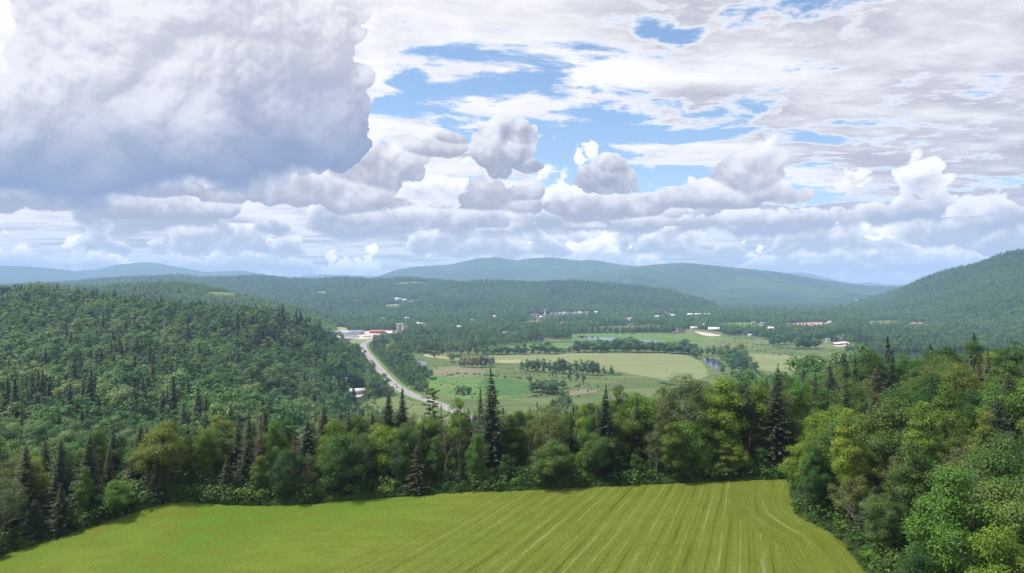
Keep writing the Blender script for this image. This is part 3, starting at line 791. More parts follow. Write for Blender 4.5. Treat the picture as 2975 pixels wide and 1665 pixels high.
def scatter(name, coll, pts, sizes, index, label, category):
    """One object holding a whole wood: a point cloud that geometry nodes turn into trees."""
    c, n = PROTO[coll]; pts = np.asarray(pts, np.float32)
    me = bpy.data.meshes.new(name); me.vertices.add(len(pts)); me.vertices.foreach_set('co', pts.ravel())
    r = np.random.default_rng(len(pts))
    for k, ty, vals in (('size', 'FLOAT', sizes), ('turn', 'FLOAT', r.uniform(0, 6.283, len(pts))), ('pick', 'INT', index)):
        a = me.attributes.new(k, ty, 'POINT'); a.data.foreach_set('value', np.asarray(vals, np.float32 if ty == 'FLOAT' else np.int32))
    ob = put(name, me); tag(ob, label, category, kind='stuff')
    g = bpy.data.node_groups.new(name + '_trees', 'GeometryNodeTree')
    g.interface.new_socket('Geometry', in_out='INPUT', socket_type='NodeSocketGeometry'); g.interface.new_socket('Geometry', in_out='OUTPUT', socket_type='NodeSocketGeometry')
    N = g.nodes.new; gi, go = N('NodeGroupInput'), N('NodeGroupOutput')
    ci = N('GeometryNodeCollectionInfo'); ci.inputs['Collection'].default_value = c; ci.inputs['Separate Children'].default_value = True; ci.inputs['Reset Children'].default_value = True
    ip = N('GeometryNodeInstanceOnPoints'); ip.inputs['Pick Instance'].default_value = True
    def attr(k, ty):
        a = N('GeometryNodeInputNamedAttribute'); a.data_type = ty; a.inputs[0].default_value = k; return a.outputs[0]
    cx = N('ShaderNodeCombineXYZ'); g.links.new(attr('turn', 'FLOAT'), cx.inputs[2])
    L = g.links.new
    L(gi.outputs[0], ip.inputs['Points']); L(ci.outputs[0], ip.inputs['Instance']); L(attr('pick', 'INT'), ip.inputs['Instance Index'])
    L(cx.outputs[0], ip.inputs['Rotation']); L(attr('size', 'FLOAT'), ip.inputs['Scale']); L(ip.outputs[0], go.inputs[0])
    md = ob.modifiers.new('trees', 'NODES'); md.node_group = g
    return ob
# ================================================================== fields, marsh, water and road on the valley floor
from mathutils.geometry import tessellate_polygon
def densify(P, step, jitter, seed):
    r = np.random.default_rng(seed); out = []
    for i in range(len(P)):
        a, b = np.asarray(P[i], float), np.asarray(P[(i + 1) % len(P)], float)
        n = max(1, int(np.linalg.norm(b - a) / step)); d = (b - a) / (np.linalg.norm(b - a) + 1e-6); nn = np.array([-d[1], d[0]])
        for k in range(n): out.append(a + (b - a) * k / n + nn * r.normal() * jitter * (1 if k else 0.4))
    return np.array(out)

def smooth_loop(P, it=2):
    P = np.asarray(P, float)
    for _ in range(it): P = np.stack([P * 0.75 + np.roll(P, -1, 0) * 0.25, P * 0.25 + np.roll(P, -1, 0) * 0.75], 1).reshape(-1, 2)
    return P

def sheet(name, px_poly, z, mat, jitter=1.5, step=14.0, smooth=1):
    P = np.array([on_plane(u, v)[:2] for u, v in px_poly])
    P = densify(smooth_loop(P, smooth), step, jitter, len(px_poly) + int(P[0, 0]) % 97)
    tri = tessellate_polygon([[Vector((x, y, 0)) for x, y in P]])
    V = np.column_stack([P, np.full(len(P), z)])
    T = []
    for t in tri:
        a, b, c = (P[i] for i in t)
        T.append(t if (b[0] - a[0]) * (c[1] - a[1]) - (b[1] - a[1]) * (c[0] - a[0]) > 0 else t[::-1])
    return tag(put(name, mesh_np(name, V, np.array(T), [mat])), kind='structure')

def grass_mat(name, a, b, c, s=0.02, streak=5.0, k=0.5):
    """Meadow: patches of different grass, drawn out sideways as wind and mowing leave them."""
    m, t = new_mat(name); x, y, z = sep(obj_pos())
    q = vec(x, y * streak)
    n1 = noise(q, s, 5, 0.6); n2 = noise(q, s * 6, 5, 0.65); n3 = noise(vec(x, y), 0.6, 3, 0.6)
    col = mixc(sstep(0.38, 0.64, n1), a, b); col = mixc(sstep(0.50, 0.70, n2) * k, col, c)
    col = mulc(col, ramp(n3, [(0.2, (0.75, 0.75, 0.75)), (0.8, (1.25, 1.25, 1.25))]))
    finish(t, bsdf(col, 0.95, 0.05, bump(n3 + n2 * 2.0, 0.5, 0.5))); return m
G_hay = grass_mat('hay_meadow', (0.147, 0.175, 0.077), (0.179, 0.201, 0.099), (0.119, 0.158, 0.059), 0.004, 6.0, 0.7)
G_marsh = grass_mat('marsh_grass', (0.068, 0.104, 0.038), (0.104, 0.145, 0.052), (0.119, 0.115, 0.072), 0.010, 4.0, 0.9)
G_bright = grass_mat('lush_grass', (0.077, 0.145, 0.043), (0.104, 0.169, 0.052), (0.133, 0.160, 0.063), 0.010, 4.0, 0.8)
G_rough = grass_mat('rough_pasture', (0.102, 0.138, 0.056), (0.133, 0.160, 0.068), (0.096, 0.102, 0.062), 0.012, 4.0, 0.8)
G_tan = grass_mat('dry_grass', (0.237, 0.226, 0.124), (0.271, 0.266, 0.136), (0.181, 0.203, 0.090), 0.010, 3.0, 0.5)
G_sedge = grass_mat('brown_sedge', (0.169, 0.153, 0.107), (0.136, 0.147, 0.079), (0.203, 0.169, 0.130), 0.012, 4.0, 0.6)
M['gravel'] = plain_mat('pale_gravel', (0.42, 0.36, 0.31), 0.95, 0.25, 0.15)
M['soil'] = plain_mat('reddish_soil', (0.34, 0.22, 0.16), 0.95, 0.3, 0.05)
M['asphalt'] = plain_mat('worn_asphalt', (0.22, 0.21, 0.215), 0.9, 0.15, 0.3)
M['white_line'] = plain_mat('white_road_paint', (0.70, 0.70, 0.68), 0.7, 0.1, 1.0)
M['yellow_line'] = plain_mat('yellow_road_paint', (0.55, 0.38, 0.08), 0.7, 0.1, 1.0)
def water_mat():
    m, t = new_mat('still_water'); p = obj_pos()
    n = noise(p, 0.35, 3, 0.5, dims='3D')
    b = NX.new('ShaderNodeBsdfPrincipled'); b.inputs['Base Color'].default_value = (0.020, 0.026, 0.028, 1); b.inputs['Roughness'].default_value = 0.08
    b.inputs['IOR'].default_value = 1.38; b.inputs['Specular IOR Level'].default_value = 0.6
    NX.put(b.inputs['Normal'], bump(n, 0.02, 0.05)); finish(t, b.outputs[0]); return m
M['water'] = water_mat()

OPEN = []      # pixel polygons kept free of scattered trees
def field(name, poly, z, mat, **k):
    OPEN.append(poly); return sheet(name, poly, z, mat, **k)
sheet('meadow', [(1190, 992), (1500, 988), (1700, 968), (2000, 966), (2240, 975), (2480, 985), (2560, 1010), (2500, 1110), (2000, 1180), (1600, 1230), (1330, 1240), (1030, 1235), (1050, 1165), (1150, 1140), (1215, 1110), (1140, 1060), (1080, 1010)], 0.12, G_marsh)
OPEN.append([(1190, 1040), (1500, 1000), (1670, 985), (1700, 968), (2000, 966), (2240, 985), (2240, 1030), (2390, 1030), (2390, 1110), (2000, 1180), (1600, 1230), (1330, 1240), (1090, 1235), (1060, 1170), (1150, 1150), (1230, 1120), (1240, 1080)])
HAY = [(1290, 1040), (1400, 1035), (1500, 1031), (1640, 1026), (1790, 1023), (1920, 1026), (2000, 1032), (2035, 1050), (2055, 1075), (2060, 1100), (1950, 1110), (1860, 1092), (1760, 1074), (1640, 1060), (1500, 1055), (1400, 1052), (1300, 1050)]
field('field', HAY, 0.30, G_hay)
field('field', [(2150, 1027), (2260, 1030), (2370, 1038), (2392, 1048), (2360, 1075), (2250, 1085), (2165, 1065)], 0.30, G_hay)
field('field', [(1480, 1004), (1560, 998), (1668, 995), (1672, 1012), (1560, 1019), (1470, 1021)], 0.30, G_bright)
field('field', [(1640, 972), (1780, 967), (1900, 969), (2010, 974), (2130, 984), (2200, 988), (2150, 996), (1990, 997), (1900, 1001), (1700, 992), (1650, 982)], 0.30, G_bright)
field('field', [(2000, 990), (2140, 990), (2235, 988), (2250, 1014), (2150, 1024), (2060, 1018), (2010, 1006)], 0.34, G_rough)
field('field', [(1240, 1090), (1320, 1082), (1420, 1090), (1520, 1105), (1580, 1120), (1530, 1150), (1420, 1165), (1320, 1160), (1250, 1140), (1215, 1120)], 0.34, G_bright)
field('field', [(1380, 1105), (1480, 1100), (1560, 1118), (1520, 1152), (1420, 1150)], 0.40, grass_mat('deep_green_grass', (0.048, 0.108, 0.036), (0.062, 0.128, 0.042), (0.085, 0.130, 0.05), 0.012, 4.0, 0.7))
field('field', [(1250, 1068), (1340, 1066), (1420, 1078), (1400, 1092), (1320, 1098), (1255, 1090)], 0.38, G_sedge)
field('field', [(1225, 1028), (1290, 1030), (1330, 1036), (1320, 1044), (1240, 1040)], 0.36, G_tan)
field('field', [(1440, 1046), (1520, 1046), (1530, 1056), (1440, 1056)], 0.42, G_tan)
field('field', [(1080, 1168), (1120, 1158), (1170, 1160), (1225, 1172), (1320, 1190), (1300, 1230), (1080, 1225), (1040, 1200)], 0.34, G_rough)
field('field', [(1655, 1137), (1690, 1131), (1730, 1134), (1740, 1141), (1700, 1146), (1660, 1152), (1640, 1148)], 0.46, G_sedge)
field('field', [(1680, 955), (1740, 949), (1850, 944), (1930, 944), (1930, 956), (1840, 962), (1720, 963)], 0.30, G_rough)
field('field', [(1100, 1003), (1138, 1000), (1132, 1018), (1112, 1026)], 0.36, G_bright)
field('field', [(948, 952), (1004, 950), (1012, 962), (985, 970), (950, 968)], 0.30, G_tan)
field('field', [(1015, 985), (1066, 984), (1060, 998), (1018, 1000)], 0.36, G_hay)
field('field', [(2425, 972), (2492, 970), (2498, 984), (2420, 988)], 0.30, G_rough)
field('field', [(2370, 1000), (2470, 998), (2560, 1006), (2480, 1014), (2375, 1014)], 0.36, G_rough)
field('field', [(1990, 954), (2090, 962), (2110, 974), (2060, 978), (1985, 970)], 0.32, G_rough)
field('field', [(2080, 940), (2180, 936), (2240, 946), (2140, 956), (2080, 952)], 0.30, G_bright)
field('field', [(2190, 955), (2250, 952), (2260, 964), (2180, 966)], 0.30, G_rough)
field('field', [(1480, 942), (1560, 928), (1610, 942), (1560, 948)], 0.30, G_rough)
field('field', [(1640, 936), (1700, 930), (1760, 934), (1740, 942), (1660, 942)], 0.30, G_hay)
field('field', [(2520, 932), (2615, 931), (2615, 944), (2520, 944)], 0.30, G_rough)
field('field', [(1200, 980), (1290, 968), (1310, 973), (1220, 990)], 0.30, G_bright)
field('quarry_ground', [(2285, 941), (2340, 937), (2415, 936), (2415, 952), (2370, 958), (2300, 954)], 0.32, M['soil'])
field('quarry_ground', [(2636, 938), (2690, 936), (2700, 948), (2640, 950)], 0.32, M['soil'])
field('yard', [(968, 966), (1060, 962), (1150, 960), (1160, 978), (1120, 985), (1060, 986), (1010, 985), (975, 980)], 0.42, M['gravel'])
field('yard', [(985, 974), (1040, 974), (1045, 984), (1000, 986)], 0.48, M['asphalt'])
field('yard', [(1000, 1138), (1040, 1134), (1062, 1142), (1045, 1156), (985, 1158)], 0.30, M['gravel'])
field('yard', [(2010, 962), (2060, 968), (2105, 976), (2050, 978)], 0.40, M['gravel'])
field('yard', [(2425, 994), (2465, 992), (2470, 1006), (2420, 1008)], 0.46, M['gravel'])
# water: river reaches, oxbow and flooded meadow
for poly, z in [([(1195, 1046), (1225, 1043), (1240, 1050), (1238, 1062), (1215, 1070), (1205, 1060), (1190, 1056)], 0.5),
                ([(1551, 982), (1566, 978), (1583, 984), (1580, 992), (1562, 1000), (1552, 996)], 0.5),
                ([(1672, 977), (1700, 975), (1790, 984), (1850, 988), (1928, 991), (1915, 996), (1860, 1000), (1800, 994), (1720, 987), (1690, 984)], 0.5),
                ([(2038, 1042), (2060, 1038), (2085, 1046), (2100, 1058), (2102, 1072), (2085, 1076), (2065, 1068), (2050, 1056)], 0.5),
                ([(1222, 1019), (1270, 1024), (1290, 1030), (1270, 1031), (1225, 1026)], 0.5),
                ([(1310, 1032), (1340, 1031), (1345, 1040), (1315, 1040)], 0.5),
                ([(1742, 948), (1800, 942), (1905, 938), (1904, 943), (1860, 945), (1800, 948)], 0.5)]:
    OPEN.append(poly); sheet('water', poly, z, M['water'], jitter=0.8, step=9.0, smooth=2)

# ---------------------------------------------------------------- the highway
def catmull(P, n=14):
    P = np.asarray(P, float); Q = np.concatenate([[2 * P[0] - P[1]], P, [2 * P[-1] - P[-2]]]); out = []
    for i in range(1, len(Q) - 2):
        t = np.linspace(0, 1, n, endpoint=False)[:, None]; a, b, c, d = Q[i - 1], Q[i], Q[i + 1], Q[i + 2]
        out.append(0.5 * (2 * b + (c - a) * t + (2 * a - 5 * b + 4 * c - d) * t ** 2 + (3 * b - a - 3 * c + d) * t ** 3))
    return np.concatenate(out + [P[-1:]])
ROAD = catmull([on_plane(u, v)[:2] for u, v in ROAD_PX])
_T = unit(np.gradient(ROAD, axis=0)); ROAD_N = np.column_stack([_T[:, 1], -_T[:, 0]])
def ribbon(name, o0, o1, z, mat, parent=None, kind='structure', dash=None):
    A = ROAD + ROAD_N * o0; B = ROAD + ROAD_N * o1; n = len(ROAD)
    V = np.concatenate([np.column_stack([A, np.full(n, z)]), np.column_stack([B, np.full(n, z)])])
    i = np.arange(n - 1); F = np.stack([i, i + 1, n + i + 1, n + i], 1)
    o = put(name, mesh_np(name, V, F, [mat]), parent)
    return tag(o, kind=kind) if parent is None else o
ribbon('road_verge', -11.5, 11.5, 0.52, G_bright)
ribbon('road_shoulder', -6.5, 6.5, 0.60, M['asphalt'])
road = ribbon('road', -5.4, 5.4, 0.70, M['asphalt'])
for o in (-3.75, 3.75): ribbon('edge_line', o - 0.09, o + 0.09, 0.72, M['white_line'], road)
for o in (-0.18, 0.18): ribbon('centre_line', o - 0.07, o + 0.07, 0.72, M['yellow_line'], road)
def road_dist(x, y):
    d = np.full(np.shape(x), 1e9)
    for p in ROAD[::3]: d = np.minimum(d, np.hypot(x - p[0], y - p[1]))
    return d
def road_x(y):
    o = np.argsort(ROAD[:, 1]); return np.interp(y, ROAD[o, 1], ROAD[o, 0])

# ================================================================== the mown field in front
EDGE_PX = [(-700, 1800), (-300, 1700), (0, 1594), (120, 1566), (248, 1541), (400, 1507), (470, 1491), (543, 1482), (640, 1477), (737, 1473), (870, 1464), (1000, 1456), (1200, 1446), (1400, 1436), (1600, 1426), (1800, 1416), (2000, 1406), (2200, 1397), (2285, 1391)]
SIDE_PX = [(2285, 1391), (2303, 1410), (2300, 1440), (2304, 1470), (2316, 1492), (2360, 1520), (2420, 1548), (2460, 1585), (2490, 1625), (2520, 1665), (2600, 1760), (2750, 1900)]
def on_field(u, v):
    X, Z = px_dir(u, v); y = (77.0 - CAM_Z) / (Z - 0.04 * X); return np.array([X * y, y])
EDGE = np.array([on_field(u, v) for u, v in EDGE_PX]); SIDE = np.array([on_field(u, v) for u, v in SIDE_PX])
FIELD_POLY = np.concatenate([EDGE, SIDE[1:], [[45, 20], [40, -60], [-140, -60]]])
def poly_dist(x, y, L):
    d = np.full(np.shape(x), 1e9)
    for a, b in zip(L[:-1], L[1:]):
        ab = b - a; t = np.clip(((x - a[0]) * ab[0] + (y - a[1]) * ab[1]) / (ab @ ab), 0, 1)
        d = np.minimum(d, np.hypot(x - a[0] - ab[0] * t, y - a[1] - ab[1] * t))
    return d
def build_field():
    s = 0.8
    gx, gy = np.meshgrid(np.arange(-150, 75, s), np.arange(-55, 150, s))
    nx = gx.shape[1]; cx, cy = gx[:-1, :-1] + s / 2, gy[:-1, :-1] + s / 2
    ins = in_poly(cx, cy, FIELD_POLY)
    idx = np.arange(gx.size).reshape(gx.shape)
    F = np.stack([idx[:-1, :-1], idx[:-1, 1:], idx[1:, 1:], idx[1:, :-1]], -1)[ins]
    used = np.unique(F); mp = np.zeros(gx.size, int); mp[used] = np.arange(len(used))
    x, y = gx.ravel()[used], gy.ravel()[used]
    V = np.column_stack([x, y, terrain(x, y) + 0.10])
    c = (x - 0.50 * (y - 92)) / (1 - 0.0052 * (y - 92)) + fbm(x / 30, y / 30, 2, 3) * 0.6
    e = poly_dist(x, y, SIDE)
    m, t = new_mat('mown_hayfield')
    def attr(k): a = NX.new('ShaderNodeAttribute'); a.attribute_name = k; return NX(a.outputs['Fac'])
    A, D = attr('swath'), attr('headland')
    px_, py_, _ = sep(obj_pos()); P = vec(px_, py_)
    big = noise(P, 0.035, 3, 0.5); mid = noise(P, 0.22, 4, 0.6); fine = noise(P, 2.2, 4, 0.7); tuft = noise(P, 7.0, 2, 0.6)
    # the strips follow the swaths, and the headland turns along the wood on the right
    S = A + (mid - 0.5) * 0.22
    near = sstep(9.5, 6.5, D + (big - 0.5) * 5.0)
    S = mixf(near, S, D + 40.0 + (mid - 0.5) * 0.3)
    along = noise(vec(S * 0.8, py_ * 0.10), 1.0, 4, 0.65)
    band = noise(vec(S * 0.55, py_ * 0.010), 1.0, 3, 0.6)
    streak = noise(vec(S * 1.7, py_ * 0.05), 1.0, 6, 0.68)
    def lines(period, ph, w):
        f = NX.math('PINGPONG', S + ph + (along - 0.5) * 0.45 + (band - 0.5) * 2.4, period * 0.5) / (period * 0.5)
        return sstep(1.0 - w, 1.0, f)
    pal = lines(2.9, 0.4, 0.22) * sstep(0.34, 0.66, noise(vec(S * 0.33, py_ * 0.05), 1.0, 4, 0.65))
    drk = lines(2.9, 1.75, 0.26) * sstep(0.34, 0.62, noise(vec(S * 0.30 + 9.0, py_ * 0.05), 1.0, 4, 0.65))
    striped = sstep(-34.0, -6.0, A + (big - 0.5) * 26.0)
    soft = noise(vec(px_ * 0.55 + py_ * 0.2, py_ * 1.3), 0.16, 5, 0.62)
    green, lime = (0.081, 0.145, 0.014), (0.114, 0.158, 0.020)
    col = mixc(sstep(0.30, 0.70, big), green, lime)
    col = mixc(striped * 0.8, col, (0.114, 0.144, 0.023))
    col = mixc(sstep(0.42, 0.62, soft) * 0.55, col, (0.083, 0.118, 0.011))
    col = mixc(sstep(0.56, 0.74, soft) * 0.35, col, (0.142, 0.164, 0.036))
    col = mixc(sstep(0.40, 0.64, band) * striped * 0.50, col, (0.098, 0.118, 0.012))
    col = mixc(sstep(0.44, 0.68, streak) * 0.62 * (0.25 + 0.75 * striped), col, (0.077, 0.098, 0.009))
    col = mixc(sstep(0.54, 0.74, mid) * 0.55, col, (0.106, 0.108, 0.011))
    col = mixc(drk * striped * 0.75, col, (0.058, 0.069, 0.008))
    col = mixc(pal * (0.06 + 0.94 * striped) * 0.62, col, (0.189, 0.207, 0.087))
    col = mulc(col, ramp(fine, [(0.22, (0.66, 0.68, 0.64)), (0.5, (1, 1, 1)), (0.80, (1.36, 1.32, 1.32))]))
    col = mulc(col, ramp(tuft, [(0.25, (0.78, 0.80, 0.78)), (0.75, (1.22, 1.20, 1.22))]))
    finish(t, bsdf(col, 0.9, 0.08, bump(fine * 0.5 + tuft * 0.4 + streak * 0.6 + soft * 0.8, 0.7, 0.45)))
    me = mesh_np('field', V, mp[F], [m], smooth=True)
    for k, v in (('swath', c), ('headland', e)):
        a = me.attributes.new(k, 'FLOAT', 'POINT'); a.data.foreach_set('value', v.astype(np.float32))
    tag(put('mown_field', me), kind='structure')
build_field()

HILL_OPEN = [[(1112, 889), (1150, 884), (1166, 887), (1160, 900), (1118, 902)], [(1168, 903), (1200, 893), (1214, 898), (1210, 905)], [(1178, 878), (1215, 870), (1216, 878), (1195, 884)],
             [(1128, 826), (1180, 819), (1245, 821), (1240, 828), (1150, 831)], [(900, 853), (925, 847), (952, 849), (948, 856), (905, 858)], [(1010, 872), (1060, 873), (1060, 877), (1015, 877)], [(1240, 898), (1268, 896), (1268, 904), (1240, 905)],
             [(600, 852), (640, 849), (690, 858), (680, 866), (610, 862)]]
ORD = ['first', 'second', 'third', 'fourth', 'fifth', 'sixth', 'seventh', 'eighth', 'ninth', 'tenth', 'eleventh', 'twelfth', 'thirteenth', 'fourteenth', 'fifteenth', 'sixteenth', 'seventeenth', 'eighteenth', 'nineteenth', 'twentieth',
       'twenty-first', 'twenty-second', 'twenty-third', 'twenty-fourth', 'twenty-fifth', 'twenty-sixth']
# ================================================================== buildings, vehicles, poles
def paint(name, c, rough=0.6, var=0.10, scale=0.6, **k): M[name] = plain_mat(name, c, rough, var, scale, **k); return M[name]
paint('white_clapboard', (0.68, 0.67, 0.65)); paint('cream_clapboard', (0.58, 0.52, 0.38)); paint('grey_siding', (0.36, 0.37, 0.39)); paint('red_barn_boards', (0.20, 0.085, 0.075), 0.85, 0.25)
paint('brick_wall', (0.26, 0.13, 0.10), 0.9, 0.2); paint('pale_pink_siding', (0.52, 0.40, 0.36)); paint('steel_siding', (0.42, 0.43, 0.52), 0.45); paint('tan_wall', (0.46, 0.40, 0.32))
paint('grey_shingle_roof', (0.20, 0.20, 0.22), 0.9, 0.2); paint('white_metal_roof', (0.66, 0.67, 0.70), 0.35); paint('blue_grey_roof', (0.30, 0.35, 0.46), 0.5); paint('brown_roof', (0.22, 0.15, 0.12), 0.9); paint('rust_roof', (0.42, 0.17, 0.11), 0.7)
paint('window_glass', (0.03, 0.035, 0.045), 0.1, 0.1); paint('dark_door', (0.06, 0.05, 0.05)); paint('white_door', (0.62, 0.62, 0.62)); paint('brick_chimney', (0.24, 0.12, 0.09), 0.9)
def box_mesh(name, x0, x1, y0, y1, z0, z1, mat):
    V = [(x, y, z) for z in (z0, z1) for (x, y) in ((x0, y0), (x1, y0), (x1, y1), (x0, y1))]
    return mesh_np(name, V, np.array([(3, 2, 1, 0), (4, 5, 6, 7), (0, 1, 5, 4), (1, 2, 6, 5), (2, 3, 7, 6), (3, 0, 4, 7)]), [mat])
def building(name, loc, L, W, H, RH, rz, wall, roof, label, category, storeys=1, windows=3, door='dark_door', big_door=False, chimney=False, flat=False, group=None):
    """Gabled building, ridge along its local x; parts: wall, roof (> chimney), door, windows (> pane)."""
    e = bpy.data.objects.new(name, None); COL.objects.link(e); e.location = loc; e.rotation_euler = (0, 0, rz)
    tag(e, label, category, group)
    a, b = L / 2, W / 2
    V = [(-a, -b, -0.5), (a, -b, -0.5), (a, b, -0.5), (-a, b, -0.5), (-a, -b, H), (a, -b, H), (a, b, H), (-a, b, H)]
    if flat:
        F4 = [(0, 1, 5, 4), (1, 2, 6, 5), (2, 3, 7, 6), (3, 0, 4, 7)]; me = mesh_np('wall', V, np.array(F4), [M[wall]])
    else:
        V += [(-a, 0, H + RH), (a, 0, H + RH)]
        me = mesh_np('wall', V, [np.array([(0, 1, 5, 4), (2, 3, 7, 6)]), np.array([(1, 2, 6, 9, 5), (3, 0, 4, 8, 7)])], [M[wall]])
    put('wall', me, e)
    if flat: r = put('roof', box_mesh('roof', -a - 0.25, a + 0.25, -b - 0.25, b + 0.25, H, H + 0.5, M[roof]), e)
    else:
        ov, th = 0.5, 0.22; k = RH / b; zo = H - ov * k
        V, F = [], []
        for s in (-1, 1):
            o = len(V)
            for x in (-a - ov, a + ov):
                V += [(x, s * (b + ov), zo + 0.05), (x, 0, H + RH + 0.05), (x, 0, H + RH + 0.05 + th), (x, s * (b + ov), zo + 0.05 + th)]
            q = [(0, 1, 5, 4), (2, 3, 7, 6), (3, 0, 4, 7), (0, 3, 2, 1), (4, 5, 6, 7)]
            F += [tuple(o + i for i in f) for f in q]
        r = put('roof', mesh_np('roof', V, np.array(F), [M[roof]]), e)
    if chimney: put('chimney', box_mesh('chimney', a * 0.4, a * 0.4 + 0.9, -0.45, 0.45, H + RH * 0.4, H + RH + 1.2, M['brick_chimney']), r)
    def window(x, y, z, w, h, face):
        t = 0.06
        if face == 'y': f = box_mesh('window', x - w / 2, x + w / 2, y - t, y + t, z, z + h, M['white_door']); g = box_mesh('pane', x - w * 0.4, x + w * 0.4, y - t - 0.03, y + t + 0.03, z + h * 0.1, z + h * 0.9, M['window_glass'])
        else: f = box_mesh('window', x - t, x + t, y - w / 2, y + w / 2, z, z + h, M['white_door']); g = box_mesh('pane', x - t - 0.03, x + t + 0.03, y - w * 0.4, y + w * 0.4, z + h * 0.1, z + h * 0.9, M['window_glass'])
        o = put('window', f, e); put('pane', g, o)
    sh = H / storeys
    for s in range(storeys):
        for i in range(windows):
            x = -a + (i + 0.5) * L / windows
            if not (s == 0 and i == windows // 2): window(x, -b, s * sh + sh * 0.32, min(1.6, L / windows * 0.5), sh * 0.45, 'y')
        window(-a, 0, s * sh + sh * 0.32, 1.4, sh * 0.45, 'x')
    if door:
        dw, dh = (min(4.5, W * 0.5), H * 0.8) if big_door else (1.2, min(2.2, H * 0.8))
        if big_door:
            put('door', box_mesh('door', -a - 0.08, -a + 0.08, -dw / 2 - W * 0.12, dw / 2 - W * 0.12, 0, dh, M[door]), e)
            put('door', box_mesh('door', -a - 0.08, -a + 0.08, W * 0.26, W * 0.40, 0, dh * 0.85, M['dark_door']), e)
        else: put('door', box_mesh('door', -dw / 2, dw / 2, -b - 0.08, -b + 0.08, 0, dh, M[door]), e)
    return e
def ground_at(u, v, z=0.0):
    p = on_plane(u, v, z); return (p[0], p[1], max(z, tz(p[0], p[1])))
R15 = math.radians
B = building
B('steel_barn', ground_at(1034, 1146), 19, 9, 4.0, 2.2, R15(22), 'steel_siding', 'white_metal_roof', 'grey steel barn with white roof left of the highway', 'barn', windows=2, door='white_door', big_door=True)
B('shed', ground_at(1002, 1131), 6, 4, 2.6, 1.0, R15(10), 'tan_wall', 'white_metal_roof', 'small tan shed left of the steel barn', 'shed', windows=1)
B('house', ground_at(973, 1060), 9, 7, 3, 2.2, R15(-20), 'cream_clapboard', 'brown_roof', 'house half hidden in the trees on the slope above the steel barn', 'house', windows=2)
# the farm on the right
B('barn', ground_at(2046, 953), 22, 14, 6, 6, R15(80), 'red_barn_boards', 'white_metal_roof', 'tall dark red gambrel-like barn of the farm, gable to the meadow', 'barn', 2, 2, big_door=True)
B('barn', ground_at(2075, 962), 30, 13, 5, 5, R15(-12), 'red_barn_boards', 'white_metal_roof', 'long barn with bright white roof below the tall red barn', 'barn', 1, 5)
B('shed', ground_at(2016, 957), 18, 9, 5, 2.5, R15(0), 'pale_pink_siding', 'white_metal_roof', 'pale shed left of the tall red barn', 'shed', 1, 3)
B('farmhouse', ground_at(1974, 966), 17, 10, 6, 4, R15(8), 'pale_pink_siding', 'grey_shingle_roof', 'two-storey farmhouse with grey roof left of the red barns', 'house', 2, 4, chimney=True)
B('garage', ground_at(1960, 969), 8, 7, 3, 2, R15(-5), 'brick_wall', 'brown_roof', 'small brown garage in front of the farmhouse', 'garage', 1, 2)
B('house', ground_at(2166, 972), 15, 9, 5, 3.5, R15(12), 'white_clapboard', 'grey_shingle_roof', 'white house by the road right of the farm', 'house', 1, 3)
B('shed', ground_at(2186, 976), 22, 8, 3, 1.6, R15(-6), 'white_clapboard', 'blue_grey_roof', 'low white shed beside the white roadside house', 'shed', 1, 4)
B('house', ground_at(2209, 974), 8, 7, 4, 3, R15(30), 'white_clapboard', 'grey_shingle_roof', 'small white house right of the low roadside shed', 'house', 1, 2)
B('shed', ground_at(2434, 1003), 18, 8, 3.2, 1.6, R15(4), 'brick_wall', 'white_metal_roof', 'long low red shed with white roof before the spruce stand', 'shed', 1, 5)
B('shed', ground_at(2453, 1001), 12, 8, 3.0, 1.6, R15(-6), 'brick_wall', 'white_metal_roof', 'shorter red shed with white roof right of the long one', 'shed', 1, 3)
B('house', ground_at(2444, 990), 14, 9, 4, 3, R15(15), 'tan_wall', 'grey_shingle_roof', 'tan house behind the long low red shed', 'house', 1, 3)
B('house', ground_at(2405, 994), 10, 8, 5, 3, R15(-20), 'white_clapboard', 'grey_shingle_roof', 'white house left of the tan house on the right', 'house', 1, 2)
B('house', ground_at(2378, 1002), 8, 7, 5, 3, R15(40), 'white_clapboard', 'brown_roof', 'narrow white house among trees at the right pasture', 'house', 2, 1)
B('warehouse', ground_at(2294, 952), 20, 14, 7, 5, R15(-10), 'tan_wall', 'rust_roof', 'building with orange rust roof left of the red quarry', 'warehouse', 1, 3)
B('warehouse', ground_at(2422, 938), 34, 14, 5, 1, R15(0), 'white_clapboard', 'white_metal_roof', 'white flat building right of the red quarry', 'warehouse', 1, 6, flat=True)
# long glasshouse and white roofs in the middle distance
OPEN.append([(1990, 914), (2065, 914), (2065, 926), (1990, 926)])
B('greenhouse', ground_at(2032, 917), 96, 16, 6, 3, R15(4), 'white_clapboard', 'white_metal_roof', 'very long white roofed building in the woods above the farm', 'greenhouse', 1, 12)
B('shed', ground_at(2040, 925), 24, 10, 4, 2, R15(0), 'steel_siding', 'white_metal_roof', 'short white shed in front of the very long building', 'shed', 1, 4)
B('warehouse', ground_at(2006, 918), 26, 12, 5, 2, R15(6), 'steel_siding', 'white_metal_roof', 'white roofed building at the left end of the very long one', 'warehouse', 1, 4)
